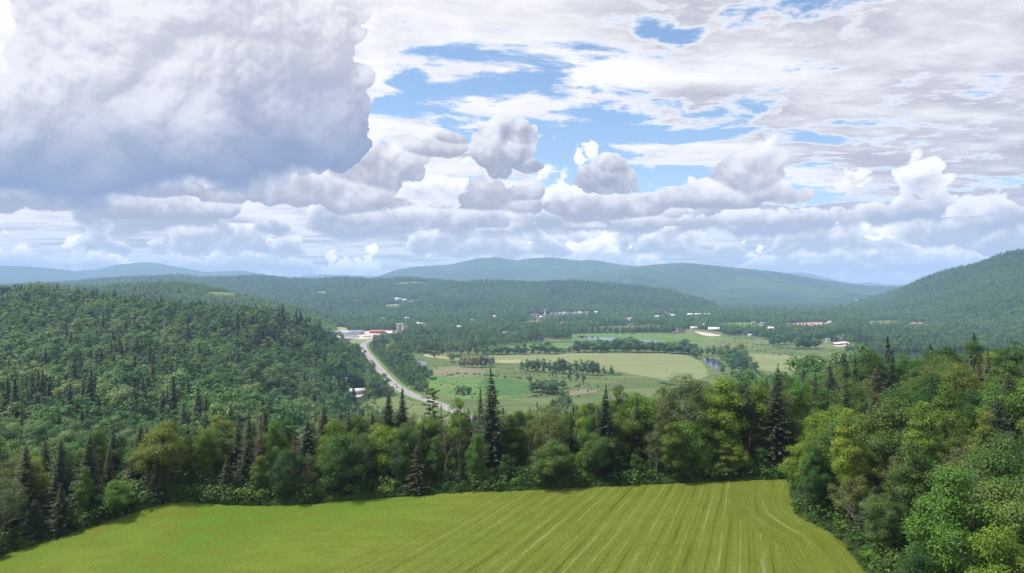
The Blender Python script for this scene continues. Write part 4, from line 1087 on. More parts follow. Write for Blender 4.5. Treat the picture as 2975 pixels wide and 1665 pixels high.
# village with its church
VILLAGE = [(1530, 912), (1720, 909), (1725, 922), (1600, 930), (1530, 932)]
OPEN.append(VILLAGE)
wallc = ['white_clapboard', 'pale_pink_siding', 'cream_clapboard', 'grey_siding']; roofc = ['grey_shingle_roof', 'brown_roof', 'white_metal_roof', 'blue_grey_roof']
wname = {'white_clapboard': 'white', 'pale_pink_siding': 'pale pink', 'cream_clapboard': 'cream', 'grey_siding': 'grey'}; rname = {'grey_shingle_roof': 'grey', 'brown_roof': 'brown', 'white_metal_roof': 'white', 'blue_grey_roof': 'blue-grey'}
rb = np.random.default_rng(3)
for i, u in enumerate([1604, 1616, 1628, 1640, 1652, 1663, 1674, 1685, 1696, 1707]):
    w, r = wallc[i % 3], roofc[(i * 3 + 1) % 4]
    B('house', ground_at(u, 916 - i * 0.35), rb.uniform(12, 17), rb.uniform(9, 11), rb.uniform(6, 9), 4, R15(rb.uniform(-25, 25)), w, r,
      '%s village house with %s roof, %s right of the church' % (wname[w], rname[r], ORD[i]), 'house', 2, 3, chimney=i % 2 == 0, group='village houses right of the church')
for i, (u, v) in enumerate([(1552, 918), (1562, 921), (1574, 926), (1588, 930), (1600, 927), (1612, 924)]):
    w, r = wallc[(i + 1) % 4], roofc[i % 4]
    B('house', ground_at(u, v), rb.uniform(11, 15), rb.uniform(8, 10), rb.uniform(5, 7), 3.6, R15(rb.uniform(-30, 30)), w, r,
      '%s house with %s roof, %s from the left in the lower village row' % (wname[w], rname[r], ORD[i]), 'house', 2, 3, group='lower village row')
def church(loc):
    e = B('church', loc, 22, 11, 8, 5, R15(75), 'white_clapboard', 'grey_shingle_roof', 'white village church with a pointed steeple', 'church', 1, 4)
    t = put('tower', box_mesh('tower', -14.5, -10.9, -1.9, 1.9, -0.5, 17, M['white_clapboard']), e)
    V = [(-15, -2.3, 17), (-10.5, -2.3, 17), (-10.5, 2.3, 17), (-15, 2.3, 17), (-12.7, 0, 30)]
    put('spire', mesh_np('spire', V, [np.array([(0, 1, 4), (1, 2, 4), (2, 3, 4), (3, 0, 4)]), np.array([(3, 2, 1, 0)])], [M['white_metal_roof']]), t)
church(ground_at(1585, 919))
# lumber yard and works beside the highway bend
B('warehouse', ground_at(985, 973), 46, 16, 7, 3, R15(3), 'steel_siding', 'blue_grey_roof', 'long blue-grey roofed shed at the left end of the yard', 'warehouse', 1, 6)
B('warehouse', ground_at(1014, 974), 38, 16, 7, 4, R15(-8), 'white_clapboard', 'blue_grey_roof', 'white gabled shed in the middle of the yard by the highway', 'warehouse', 1, 4)
B('warehouse', ground_at(1040, 972), 30, 14, 6, 4, R15(10), 'steel_siding', 'blue_grey_roof', 'blue-grey barn with rounded roof right of the white yard shed', 'warehouse', 1, 3)
B('warehouse', ground_at(1110, 968), 58, 16, 5, 2.5, R15(-2), 'red_barn_boards', 'rust_roof', 'long low orange-brown lumber shed at the yard', 'warehouse', 1, 7)
B('warehouse', ground_at(1136, 973), 26, 14, 6, 3, R15(5), 'grey_siding', 'white_metal_roof', 'grey shed with white roof right of the lumber shed', 'warehouse', 1, 4)
B('warehouse', ground_at(1150, 976), 28, 16, 6, 3, R15(-15), 'white_clapboard', 'white_metal_roof', 'white building at the right end of the yard', 'warehouse', 1, 4)
B('office', ground_at(1066, 980), 16, 9, 3.5, 1, R15(0), 'white_clapboard', 'white_metal_roof', 'small white yard office beside the highway bend', 'office', 1, 4, flat=True)
OPEN.append([(1150, 958), (1192, 958), (1192, 974), (1150, 974)])
B('mill_building', ground_at(1177, 967), 14, 14, 19, 1, R15(18), 'cream_clapboard', 'grey_shingle_roof', 'tall pale yellow block building among trees above the yard', 'building', 5, 4, flat=True)
B('mill_building', ground_at(1163, 964), 18, 12, 20, 1, R15(0), 'grey_siding', 'white_metal_roof', 'tall dark grey block with white cornice beside the yellow one', 'building', 5, 5, flat=True)
# houses scattered in the woods of the far valley
far_houses = [(1113, 932, 'white_clapboard', 'grey_shingle_roof', 'white house at the forest foot left of the mill'), (1182, 932, 'white_clapboard', 'white_metal_roof', 'pale house cluster roof above the tall mill blocks'),
              (1196, 934, 'cream_clapboard', 'grey_shingle_roof', 'cream house right of the pale roof above the mill'), (1218, 947, 'white_clapboard', 'white_metal_roof', 'white flat-roofed house right of the mill blocks'), (1234, 948, 'white_clapboard', 'grey_shingle_roof', 'white house beside the flat-roofed one right of the mill'),
              (1334, 958, 'tan_wall', 'white_metal_roof', 'square tan house alone in the woods at centre left'), (1374, 936, 'white_clapboard', 'grey_shingle_roof', 'grey-roofed house in the woods left of the bright white roof'), (1432, 930, 'grey_siding', 'brown_roof', 'house below the bright white roof in the woods'),
              (1437, 924, 'white_clapboard', 'white_metal_roof', 'bright white roof standing out in the woods left of the village'), (1468, 976, 'white_clapboard', 'grey_shingle_roof', 'white house at the wood edge above the river'), (1824, 930, 'cream_clapboard', 'grey_shingle_roof', 'cream house in the woods right of the village'),
              (1832, 932, 'white_clapboard', 'blue_grey_roof', 'white house beside the cream one right of the village'), (1732, 912, 'white_clapboard', 'white_metal_roof', 'single white roof right of the village row'), (1635, 946, 'brick_wall', 'grey_shingle_roof', 'red house on the lane below the village'),
              (1565, 934, 'pale_pink_siding', 'brown_roof', 'pink house below the church'), (1945, 918, 'white_clapboard', 'grey_shingle_roof', 'white house in the hillside cluster left of the long building'), (1955, 921, 'grey_siding', 'white_metal_roof', 'grey house in the hillside cluster left of the long building'),
              (1936, 914, 'cream_clapboard', 'brown_roof', 'cream house at the top of the hillside cluster'), (1909, 926, 'white_clapboard', 'white_metal_roof', 'lone white house above the flooded meadow'), (2240, 962, 'white_clapboard', 'white_metal_roof', 'white cottage left of the right-hand clump'),
              (2216, 946, 'tan_wall', 'grey_shingle_roof', 'tan house on the lane above the pasture'), (2190, 945, 'grey_siding', 'grey_shingle_roof', 'grey house on the lane above the pasture')]
def tree_free(u, v): OPEN.append([(u - 12, v - 5), (u + 12, v - 5), (u + 13, v + 7), (u - 13, v + 7)])
for u, v, w, r, lab in far_houses:
    tree_free(u, v)
    B('house', ground_at(u, v), rb.uniform(11, 15), rb.uniform(8, 11), rb.uniform(6, 8), 4, R15(rb.uniform(-35, 35)), w, r, lab, 'house', 2, 3, chimney=rb.random() < 0.4)
for u, v, L, lab in [(1157, 873, 34, 'white farm building high on the dark ridge'), (1176, 876, 22, 'smaller white farm building beside the ridge field'), (2031, 900, 60, 'white flat roof high on the forest edge above the long building'), (2492, 878, 40, 'pale building far up the valley at the foot of the mountain')]:
    if u < 2000:
        Tt = np.linspace(0, 1, 500); P = RIDGE.at(np.full(500, float(u)), Tt); _, vv = to_px(P[:, 0], P[:, 1], P[:, 2]); p = P[int(np.argmin(np.abs(vv - v)))]
        loc = (p[0], p[1], p[2])
        HILL_OPEN.append([(u - 13, v - 4), (u + 13, v - 4), (u + 13, v + 9), (u - 13, v + 9)])
    else: loc = ground_at(u, v) if v > 890 else (at_dist(u, v, 4500)[0], 4500, at_dist(u, v, 4500)[2])
    B('farm_building', loc, L, 16, 9, 4, R15(6), 'white_clapboard', 'white_metal_roof', lab, 'building', 1, 5)

# ---------------------------------------------------------------- vehicles
paint('black_paint', (0.02, 0.02, 0.022), 0.25); paint('silver_paint', (0.45, 0.46, 0.48), 0.3); paint('blue_paint', (0.05, 0.08, 0.16), 0.3); paint('white_paint', (0.7, 0.7, 0.7), 0.3); paint('tyre_rubber', (0.02, 0.02, 0.02), 0.9); paint('tail_lamp', (0.35, 0.02, 0.02), 0.3); paint('head_lamp', (0.7, 0.7, 0.66), 0.1)
def profile_mesh(name, pts, w, mat, taper=1.0):
    n = len(pts); V = [(x, -w / 2 * (taper if z > 0.95 else 1), z) for x, z in pts] + [(x, w / 2 * (taper if z > 0.95 else 1), z) for x, z in pts]
    bm = bmesh.new(); vs = [bm.verts.new(v) for v in V]
    bm.faces.new(vs[:n][::-1]); bm.faces.new(vs[n:])
    for i in range(n): j = (i + 1) % n; bm.faces.new((vs[i], vs[j], vs[n + j], vs[n + i]))
    bmesh.ops.recalc_face_normals(bm, faces=bm.faces[:]); me = bpy.data.meshes.new(name); bm.to_mesh(me); bm.free(); me.materials.append(mat); return me
def wheel_mesh():
    k = np.arange(14) * 2 * math.pi / 14; V = np.concatenate([np.column_stack([np.cos(k) * 0.33, np.full(14, s * 0.11), np.sin(k) * 0.33]) for s in (-1, 1)]); i = np.arange(14); j = (i + 1) % 14
    return mesh_np('wheel', V, [np.stack([i, j, 14 + j, 14 + i], 1)[:, ::-1].copy(), np.stack([i[::-1], i + 14], 0)], [M['tyre_rubber']])
WHEEL = wheel_mesh()
CAR = {'car': ([(-2.2, 0.35), (2.2, 0.35), (2.25, 0.75), (1.2, 0.92), (-1.9, 0.95), (-2.25, 0.8)], [(1.1, 0.93), (0.35, 1.45), (-1.1, 1.47), (-1.85, 0.96)], 1.8, 1.35),
       'pickup_truck': ([(-2.7, 0.5), (2.7, 0.5), (2.75, 0.95), (1.6, 1.15), (-2.7, 1.15)], [(1.5, 1.16), (0.9, 1.8), (-0.5, 1.82), (-0.7, 1.16)], 1.95, 1.7),
       'van': ([(-2.6, 0.4), (2.6, 0.4), (2.65, 1.0), (2.0, 1.25), (1.7, 2.1), (-2.6, 2.15)], [(2.0, 1.26), (1.72, 2.0), (0.9, 2.02), (0.9, 1.26)], 2.0, 1.6)}
def vehicle(kind_, x, y, z, rz, body, label, group=None):
    prof, cab, w, ax = CAR[kind_]
    e = bpy.data.objects.new(kind_, None); COL.objects.link(e); e.location = (x, y, z); e.rotation_euler = (0, 0, rz); tag(e, label, 'van' if kind_ == 'van' else 'truck' if kind_ != 'car' else 'car', group)
    b = put('body', profile_mesh('body', prof, w, M[body]), e)
    put('cabin_glass', profile_mesh('cabin_glass', cab, w * 0.9 if kind_ != 'van' else w + 0.03, M['window_glass'], 0.88), e)
    if kind_ != 'van':
        zr = max(p[1] for p in cab); xs_ = [p[0] for p in cab if p[1] > zr - 0.1]
        put('roof_panel', box_mesh('roof_panel', min(xs_), max(xs_), -w * 0.39, w * 0.39, zr - 0.02, zr + 0.05, M[body]), b)
    for sx in (-ax, ax):
        for sy in (-1, 1): put('wheel', WHEEL, e, (sx, sy * (w / 2 - 0.1), 0.33))
    for sy in (-1, 1):
        put('headlight', box_mesh('headlight', 2.2 if kind_ == 'car' else 2.6, 2.27 if kind_ == 'car' else 2.78, sy * w * 0.36 - 0.18, sy * w * 0.36 + 0.18, 0.6, 0.78, M['head_lamp']), e)
        put('tail_light', box_mesh('tail_light', -2.26 if kind_ == 'car' else -2.75, -2.18 if kind_ == 'car' else -2.6, sy * w * 0.36 - 0.18, sy * w * 0.36 + 0.18, 0.66, 0.86, M['tail_lamp']), e)
def on_road(u, v, lane, away):
    p = on_plane(u, v)[:2]; i = int(np.argmin(np.hypot(*(ROAD - p).T))); c = ROAD[i] + ROAD_N[i] * lane
    t = _T[i] * (1 if away else -1); return c[0], c[1], 0.71, math.atan2(t[1], t[0])
for kind_, u, v, lane, away, col_, lab in [('pickup_truck', 1086, 1050, 1.9, True, 'black_paint', 'black pickup alone on the straight of the highway'), ('car', 1148, 1119, -1.9, False, 'silver_paint', 'silver car leading the pair on the near highway'),
                                           ('car', 1160, 1128, 1.9, True, 'blue_paint', 'dark blue car behind the silver one on the near highway'), ('car', 1062, 997, -1.9, False, 'black_paint', 'dark car at the far bend of the highway')]:
    vehicle(kind_, *on_road(u, v, lane, away), col_, lab)
p = ground_at(992, 1141); vehicle('van', p[0], p[1], 0.31, 0.4, 'white_paint', 'white van parked beside the steel barn')
p = ground_at(996, 1149); vehicle('pickup_truck', p[0], p[1], 0.31, 0.2, 'black_paint', 'dark pickup parked in front of the white van')
for i, (u, v) in enumerate([(1022, 978), (1030, 979), (1040, 979), (1130, 981), (1138, 982)]):
    p = ground_at(u, v); vehicle('car', p[0], p[1], 0.50, 0.3 * i, ['white_paint', 'silver_paint', 'blue_paint', 'white_paint', 'silver_paint'][i],
                                 '%s car parked in the yard, %s from the left' % (['white', 'silver', 'blue', 'white', 'silver'][i], ORD[i]), 'cars parked in the yard')
# ---------------------------------------------------------------- poles
paint('pole_wood', (0.24, 0.21, 0.18), 0.9); paint('mast_steel', (0.42, 0.40, 0.40), 0.5)
def pole(loc, h, label, group, name='utility_pole', r=0.16):
    e = bpy.data.objects.new(name, None); COL.objects.link(e); e.location = loc; tag(e, label, 'pole', group)
    v, f = tubes([(np.array([[0, 0, -1], [0, 0, h / 2], [0, 0, h]]), np.array([r, r * 0.85, r * 0.7]))], 8); put('shaft', mesh_np('shaft', v, f, [M['pole_wood']]), e)
    for z, w in ((h - 0.6, 1.3), (h - 1.6, 1.0)):
        a = put('crossarm', box_mesh('crossarm', -w, w, -0.07 - r, 0.07 - r, z, z + 0.14, M['pole_wood']), e)
        for x in (-w * 0.85, -w * 0.3, w * 0.3, w * 0.85): put('insulator', box_mesh('insulator', x - 0.05, x + 0.05, -0.05 - r, 0.05 - r, z + 0.14, z + 0.34, M['white_clapboard']), a)
for i, (u, v) in enumerate([(1246, 1146), (1186, 1112), (1146, 1080), (1118, 1052), (1096, 1028)]):
    p = on_plane(u, v); j = int(np.argmin(np.hypot(*(ROAD - p[:2]).T))); c = ROAD[j] - ROAD_N[j] * 9.0
    pole((c[0], c[1], 0.5), 11, 'wooden utility pole beside the highway, %s from the near end' % ORD[i], 'utility poles along the highway')
for i, (u, v) in enumerate([(2404, 998), (2580, 1004), (2602, 1002), (2622, 1006)]):
    p = on_plane(u, v); pole((p[0], p[1], 0), 14, 'utility pole by the lane on the right, %s from the left' % ORD[i], 'utility poles by the right lane', r=0.2)
def mast():
    Pp = RIDGE.at(np.array([1133.0]), np.array([0.985]))[0]
    e = bpy.data.objects.new('radio_mast', None); COL.objects.link(e); e.location = Pp; tag(e, 'thin lattice radio mast on the crest of the dark ridge', 'mast')
    h, w = 52.0, 1.6
    for k in range(3):
        a = k * 2.094; v, f = tubes([(np.array([[math.cos(a) * w, math.sin(a) * w, -2], [math.cos(a) * w * 0.6, math.sin(a) * w * 0.6, h]]), np.array([0.22, 0.16]))], 5)
        put('leg', mesh_np('leg', v, f, [M['mast_steel']]), e)
    br = []
    for i in range(20):
        s = 1 - 0.4 * i / 20; s2 = 1 - 0.4 * (i + 1) / 20
        for k in range(3):
            a, b = k * 2.094, (k + 1) * 2.094
            br.append((np.array([[math.cos(a) * w * s, math.sin(a) * w * s, h * i / 20], [math.cos(b) * w * s2, math.sin(b) * w * s2, h * (i + 1) / 20]]), np.array([0.08, 0.08])))
    v, f = tubes(br, 4); put('bracing', mesh_np('bracing', v, f, [M['mast_steel']]), e)
mast()
# ================================================================== the woods
EDGE_Y = lambda x: np.interp(x, EDGE[:, 0], EDGE[:, 1])
def poisson_grid(x0, x1, y0, y1, s, r, jit=0.42):
    gx, gy = np.meshgrid(np.arange(x0, x1, s), np.arange(y0, y1, s))
    gx = gx + (np.arange(gx.shape[0])[:, None] % 2) * s * 0.5
    return (gx + r.uniform(-jit, jit, gx.shape) * s).ravel(), (gy + r.uniform(-jit, jit, gy.shape) * s).ravel()
def hides_road(x, y, z, h, half=5.0):
    """True for trees that would stand in the way of the view onto the highway."""
    u, v0 = to_px(x, y, z); _, v1 = to_px(x, y, z + h); m = np.zeros(x.shape, bool)
    for q in ROAD[::2]:
        if q[1] < 690 or q[1] > 1420: continue
        uq, vq = to_px(q[0], q[1], 0.7)
        m |= (y < q[1] + 3) & (np.abs(u - uq) < FPX * (half + 3.0) / y) & (v1 < vq) & (vq < v0 + 2)
    return m
def in_open(x, y, z=0.0, polys=None):
    u, v = to_px(x, y, z); m = np.zeros(x.shape, bool)
    for p in (OPEN if polys is None else polys): m |= in_poly(u, v, p)
    return m
R_ = np.random.default_rng(77)
BELT = 62.0            # depth of the wood behind the field whose trees stand singly
def pick(n, n_leaf, n_con, x, y, seed, share=0.10, patch=70.0, amp=0.35):
    """Which kind of tree grows at each point: conifers come in groups."""
    c = fbm(x / patch, y / patch, 2, seed) * amp + share
    con = R_.random(n) < c
    return np.where(con, n_leaf + R_.integers(0, max(1, n_con), n), R_.integers(0, n_leaf, n))

# hillside wood on the left, and the slope falling to the valley behind the belt
x, y = poisson_grid(-1000, 420, 95, 1200, 7.1, R_)
k = (np.abs(x / y) < 0.86) & (y > EDGE_Y(x) + np.where(x < 62, 170.0, BELT)) & (x < np.where(y > 560, road_x(y) - 13, 1e9)) & ~((x > 62) & (y < 225))
x, y = x[k], y[k]; z = terrain(x, y)
clear = [[(985, 1130), (1062, 1128), (1070, 1146), (1062, 1172), (975, 1172)], [(1040, 1162), (1100, 1150), (1240, 1165), (1330, 1190), (1300, 1240), (1030, 1240)],
         [(962, 1055), (985, 1050), (990, 1066), (962, 1072)]]
k = ~in_open(x, y, z, clear) & ~((y > 450) & hides_road(x, y, z, 13.0)) & ~((z < 2.0) & (x > -112)) & (R_.random(len(x)) > 0.05)
x, y, z = x[k], y[k], z[k]
sz = R_.normal(1.06, 0.30, len(x)).clip(0.5, 1.9) * (1 + 0.2 * fbm(x / 60, y / 60, 2, 8))
u, vt = to_px(x, y, z + 14.5 * sz)
k = ~((u > 930) & (u < 1075) & (vt < np.interp(u, [930, 1000, 1060], [948, 980, 1001])))
x, y, z, sz = x[k], y[k], z[k], sz[k]
scatter('hillside_forest', 'hill_trees', np.column_stack([x, y, z - 0.4]), sz, pick(len(x), 9, 2, x, y, 21, 0.13, 70.0, 0.5), 'dense mixed green wood covering the slope left of the highway', 'forest')

# woods of the valley floor
x, y = poisson_grid(-1100, 1250, 1180, 2050, 9.5, R_); x2, y2 = poisson_grid(-2400, 2500, 2050, 3250, 13.0, R_)
x, y = np.concatenate([x, x2]), np.concatenate([y, y2])
k = (np.abs(x / y) < 0.84) & (terrain(x, y) < 1.0) & (road_dist(x, y) > 17) & ~in_open(x, y) & ~hides_road(x, y, 0.0 * x, 13.0)
u, v = to_px(x, y, 0.0)
thin = fbm(x / 160, y / 260, 3, 31)
k &= (thin < 0.42) | (R_.random(len(x)) < 0.25)
k &= (v < 986) | in_poly(u, v, [(1060, 986), (1330, 975), (1545, 972), (1548, 1000), (1480, 1010), (1400, 1026), (1290, 1030), (1200, 1036), (1140, 1024), (1100, 1004)]) | in_poly(u, v, [(2390, 985), (2990, 975), (2990, 1100), (2500, 1070), (2385, 1045), (2500, 1014)])
x, y = x[k], y[k]
sz = R_.normal(1.0, 0.22, len(x)).clip(0.45, 1.6) * np.where(y > 2050, 1.2, 1.0)
near = y < 1750
scatter('valley_forest', 'hill_trees', np.column_stack([x, y, np.zeros(len(x)) - 0.3])[near], sz[near] * 0.95, pick(near.sum(), 9, 2, x[near], y[near], 22, 0.10), 'green woodland between the meadows and the village', 'forest')
scatter('valley_forest', 'far_trees', np.column_stack([x, y, np.zeros(len(x)) - 0.3])[~near], sz[~near], pick((~near).sum(), 4, 1, x[~near], y[~near], 23, 0.10), 'blue-green woodland spreading over the far valley floor', 'forest')
# thickets along the highway and streams
x, y = poisson_grid(-260, 60, 620, 1420, 5.0, R_)
u, v = to_px(x, y, 0.0); d = road_dist(x, y)
th = [[(1075, 992), (1100, 1000), (1140, 1030), (1195, 1038), (1200, 1058), (1240, 1082), (1232, 1108), (1250, 1130), (1215, 1135), (1160, 1092), (1120, 1050), (1080, 1012)], [(1060, 1140), (1130, 1138), (1150, 1150), (1070, 1160)],
      [(1185, 1128), (1250, 1130), (1240, 1142), (1200, 1140)], [(1640, 1150), (1700, 1120), (1800, 1130), (1650, 1190), (1560, 1200)]]
k = (d > 13) & in_open(x, y, 0.0, th) & ~hides_road(x, y, 0.0 * x, 5.0, 2.0)
x, y = x[k], y[k]; tall = R_.random(len(x)) < 0.22
scatter('roadside_thicket', 'shrubs', np.column_stack([x, y, terrain(x, y)])[~tall], R_.uniform(0.8, 2.1, (~tall).sum()), R_.integers(0, 3, (~tall).sum()), 'grey-green thicket of bushes along the highway', 'thicket')
scatter('roadside_wood', 'hill_trees', np.column_stack([x, y, terrain(x, y)])[tall], R_.uniform(0.45, 0.85, tall.sum()), R_.integers(0, 9, tall.sum()), 'small trees rising from the thicket along the highway', 'thicket')
# bushes strewn over the marsh and the rough pasture
x, y = poisson_grid(-330, 640, 640, 1650, 10.0, R_)
u, v = to_px(x, y, 0.0); n = fbm(x / 55, y / 20, 3, 44)
k = (road_dist(x, y) > 14) & (((in_poly(u, v, [(1240, 1040), (1440, 1060), (1640, 1066), (1900, 1100), (1960, 1120), (1700, 1160), (1500, 1160), (1330, 1160), (1240, 1100)])) & (n > 0.16))
     | (in_poly(u, v, [(2010, 990), (2240, 985), (2330, 1015), (2320, 1035), (2150, 1028), (2010, 1010)]) & (n > 0.05)) | (in_poly(u, v, [(1640, 966), (2000, 974), (2010, 1000), (1640, 985)]) & (n > 0.55)))
k &= ~in_poly(u, v, HAY)
x, y = x[k], y[k]
scatter('marsh_bushes', 'shrubs', np.column_stack([x, y, np.zeros(len(x))]), R_.uniform(0.35, 1.15, len(x)), R_.integers(0, 3, len(x)), 'low bushes strewn over the marsh and rough pasture', 'bushes')

# thin hedges and ditches between the meadows
H = []
for (u0, v0, u1, v1) in [(1245, 1032, 1440, 1047), (1290, 1056, 1500, 1060), (1500, 1060, 1840, 1094), (1640, 968, 1960, 973), (1700, 992, 1990, 1004), (2000, 1012, 2160, 1030), (2160, 1026, 2390, 1040), (2180, 1000, 2330, 1018), (1240, 1108, 1330, 1086), (1330, 1086, 1520, 1100),
                         (1400, 1160, 1560, 1152), (1560, 1152, 1700, 1118), (1480, 1003, 1668, 994), (1690, 962, 1930, 958), (2100, 985, 2240, 986), (1840, 1096, 1990, 1130)]:
    a, b = on_plane(u0, v0)[:2], on_plane(u1, v1)[:2]; n = int(np.linalg.norm(b - a) / 3.2); t_ = R_.random(n)[:, None]
    P = a + (b - a) * t_ + R_.normal(size=(n, 2)) * 2.0; g_ = fbm(P[:, 0] / 30, P[:, 1] / 30, 2, 71) > -0.25; H.append(P[g_])
H = np.concatenate(H); H = H[road_dist(H[:, 0], H[:, 1]) > 12]
scatter('hedges', 'shrubs', np.column_stack([H, np.zeros(len(H))]), R_.uniform(0.5, 1.5, len(H)), R_.integers(0, 3, len(H)), 'thin dark hedges and scrub lines dividing the valley meadows', 'hedge')

# slopes of the farther hills
def on_range(R, n, t0=0.02, t1=1.03, du=None):
    U = R_.uniform(*(du or (R.u[0], R.u[-1])), n); a = np.interp(U, R.u, R.f); b = np.interp(U, R.u, R.d)
    T = np.sqrt(R_.uniform(0, 1, n) * ((a + (b - a) * t1) ** 2 - (a + (b - a) * t0) ** 2) + (a + (b - a) * t0) ** 2); T = (T - a) / (b - a)
    return R.at(U, T), U, T
def wood_on(name, R, n, coll, nleaf, ncon, size, seed, label, du=None, share=0.08):
    P, U, T = on_range(R, n, du=du)
    ok = np.abs(P[:, 0] / P[:, 1]) < 0.86
    ok &= ~in_open(P[:, 0], P[:, 1], P[:, 2], HILL_OPEN)
    P = P[ok]; P[:, 2] -= 0.5
    scatter(name, coll, P, size * R_.normal(1.0, 0.22, len(P)).clip(0.5, 1.6), pick(len(P), nleaf, ncon, P[:, 0], P[:, 1], seed, share, 260.0), label, 'forest')
wood_on('ridge_forest', RIDGE, 62000, 'far_trees', 4, 1, 1.35, 61, 'dark blue-green forest covering the long ridge across the valley', share=0.16)
wood_on('hill_forest', SUN_TINTED, 17000, 'sun_tinted_trees', 4, 1, 0.85, 62, 'forest with painted-in sunlight on the low hill behind the near slope', share=0.05)
wood_on('mountain_forest', FLANK, 26000, 'far_trees', 4, 1, 1.05, 63, 'dark forest clothing the steep mountain on the right', share=0.10)
# small fields cut out of the ridge forest
def patch_on(R, poly, mat, lift=0.8):
    c = np.array(smooth_loop(poly, 1)); n = 9
    V = []
    for (u, v) in c:                                   # where the sight line meets the slope
        T = np.linspace(0, 1, 400); P = R.at(np.full(400, u), T); _, vv = to_px(P[:, 0], P[:, 1], P[:, 2])
        j = int(np.argmin(np.abs(vv - v))); V.append(P[j])
    V = np.array(V)
    cen = V.mean(0); rings = [cen + (V - cen) * k for k in (0.34, 0.67, 1.0)]
    W = np.concatenate([[cen]] + rings)
    Ug = 1487.5 + FPX * W[:, 0] / W[:, 1]; a = np.interp(Ug, R.u, R.f); b = np.interp(Ug, R.u, R.d)
    W = R.at(Ug, (W[:, 1] - a) / (b - a)); W[:, 2] += lift
    m = len(c); F3 = [(0, 1 + i, 1 + (i + 1) % m) for i in range(m)]; F4 = [(1 + k * m + i, 1 + (k + 1) * m + i, 1 + (k + 1) * m + (i + 1) % m, 1 + k * m + (i + 1) % m) for k in range(2) for i in range(m)]
    tag(put('field', mesh_np('field', W, [np.array(F3), np.array(F4)], [mat])), kind='structure')
for i, p in enumerate(HILL_OPEN[:8]): patch_on(SUN_TINTED if i == 7 else RIDGE, p, G_hay if i % 2 == 0 else G_rough, 3.0)
# ================================================================== the wood round the mown field: single trees
LIME, BRIGHT, MID, DEEP, OLIVE, GREYG, DULL, DRY = (2.05, 1.62, 0.85), (1.40, 1.42, 0.95), (1.0, 1.0, 1.0), (0.70, 0.85, 0.85), (1.35, 1.10, 0.95), (1.0, 1.0, 1.35), (1.3, 1.05, 1.05), (1.95, 1.30, 1.30)
def edge_spot(u, s):
    y = 130.0
    for _ in range(12): y = EDGE_Y((u - 1487.5) / FPX * y) + s
    return (u - 1487.5) / FPX * y, y
def top_height(x, y, v):
    return CAM_Z + (832.5 - v) / FPX * y - tz(x, y)
HAND = []
SHORT = [('large yellow-green broadleaf tree', 'the far-left lime tree'), ('narrow bright green tree', 'the narrow bright tree'), ('tallest dark spruce in the left', 'the tallest left spruce'), ('tall lime-green maple rising', 'the tall lime maple'),
         ('grey-brown dying spruce right', 'the grey dying spruce'), ('small reddish dead', 'the reddish dead spruce'), ('lime-green maple crown left', 'the second lime maple'), ('leftmost of the three', 'the ragged left spire'), ('middle of the three', 'the narrow fir spire'),
         ('white pine with', 'the white pine'), ('light green poplar with pale', 'the forked poplar'), ('tallest spruce, its', 'the tallest spruce'), ('wide sparse olive', 'the wide sparse tree'), ('black narrow fir', 'the black fir'), ('tall birch with white', 'the tall birch'),
         ('large bright round maple', 'the large round maple'), ('olive-grey spruce', 'the corner spruce'), ('wide lime-topped', 'the corner maple'), ('black spruce spire', 'the black skyline spire'), ('wide brown-green', 'the wide brown spruce'), ('large dark maple', 'the dark skyline maple'),
         ('large grey bare', 'the large grey bare tree'), ('large lime crown', 'the large lime crown'), ('large light green crown', 'the light crown near the border'), ('big dark green', 'the big dark green tree'), ('nearest tree, a', 'the nearest tree'), ('olive birch over', 'the overhanging olive birch'),
         ('highest crown on', 'the highest border crown')]
LAND = []
def tree_at(kind_, u, s, v, label, tint=MID, width=1.0, variant=None, y=None, lean=None, group=None):
    """s: metres behind the field edge (or y: metres ahead of the camera); v: pixel row of the tree top."""
    x, yy = edge_spot(u, s) if y is None else ((u - 1487.5) / FPX * y, y)
    h = max(2.0, top_height(x, yy, v))
    e = plant(kind_, x, yy, h, variant, tint, width)
    e['label'] = label
    if group: e['group'] = group
    if lean: e.rotation_euler = (0, lean, 0.3)
    HAND.append((x, yy))
    for k_, short in SHORT:
        if k_ in label[:len(k_) + 8]: LAND.append((x, yy, short)); break
    return e
T = tree_at
T('maple', 92, 6, 1334, 'large yellow-green broadleaf tree at the far left end of the mown field', LIME, 1.05)
T('thin', 18, 3, 1352, 'sparse grey-brown tree at the left border of the picture beside the field', DULL)
T('spruce', 171, 13, 1272, 'tall dark spruce between the two brightest broadleaf trees on the left', DULL, 1.0)
T('poplar', 252, 4, 1357, 'narrow bright green tree standing alone at the left field edge', BRIGHT, 0.85)
T('maple', 335, 5, 1425, 'small grey-green tree beside the narrow bright green one on the left', OLIVE, 0.9)
T('spruce', 262, 19, 1288, 'brownish spruce behind the narrow bright green tree on the left', DRY, 0.9)
T('spruce', 315, 16, 1300, 'thin brown spruce behind the small grey-green tree on the left', DRY, 0.8)
T('spruce', 404, 15, 1236, 'tallest dark spruce in the left quarter of the wood', DULL, 1.0)
T('spruce', 474, 13, 1262, 'dark spruce just left of the tall lime-green maple', DULL, 0.95)
T('spruce', 440, 9, 1300, 'ragged spruce in front of the tallest one in the left quarter', DULL, 0.85)
T('maple', 606, 8, 1231, 'tall lime-green maple rising from the field edge left of centre', LIME, 0.82)
T('spruce', 613, 3, 1388, 'short young fir with layered branches under the tall lime-green maple', MID, 1.35)
T('spruce', 685, 12, 1200, 'dark spruce directly right of the tall lime-green maple', DULL, 0.9)
T('spruce', 728, 16, 1190, 'dark spruce second to the right of the tall lime-green maple', DULL, 0.95)
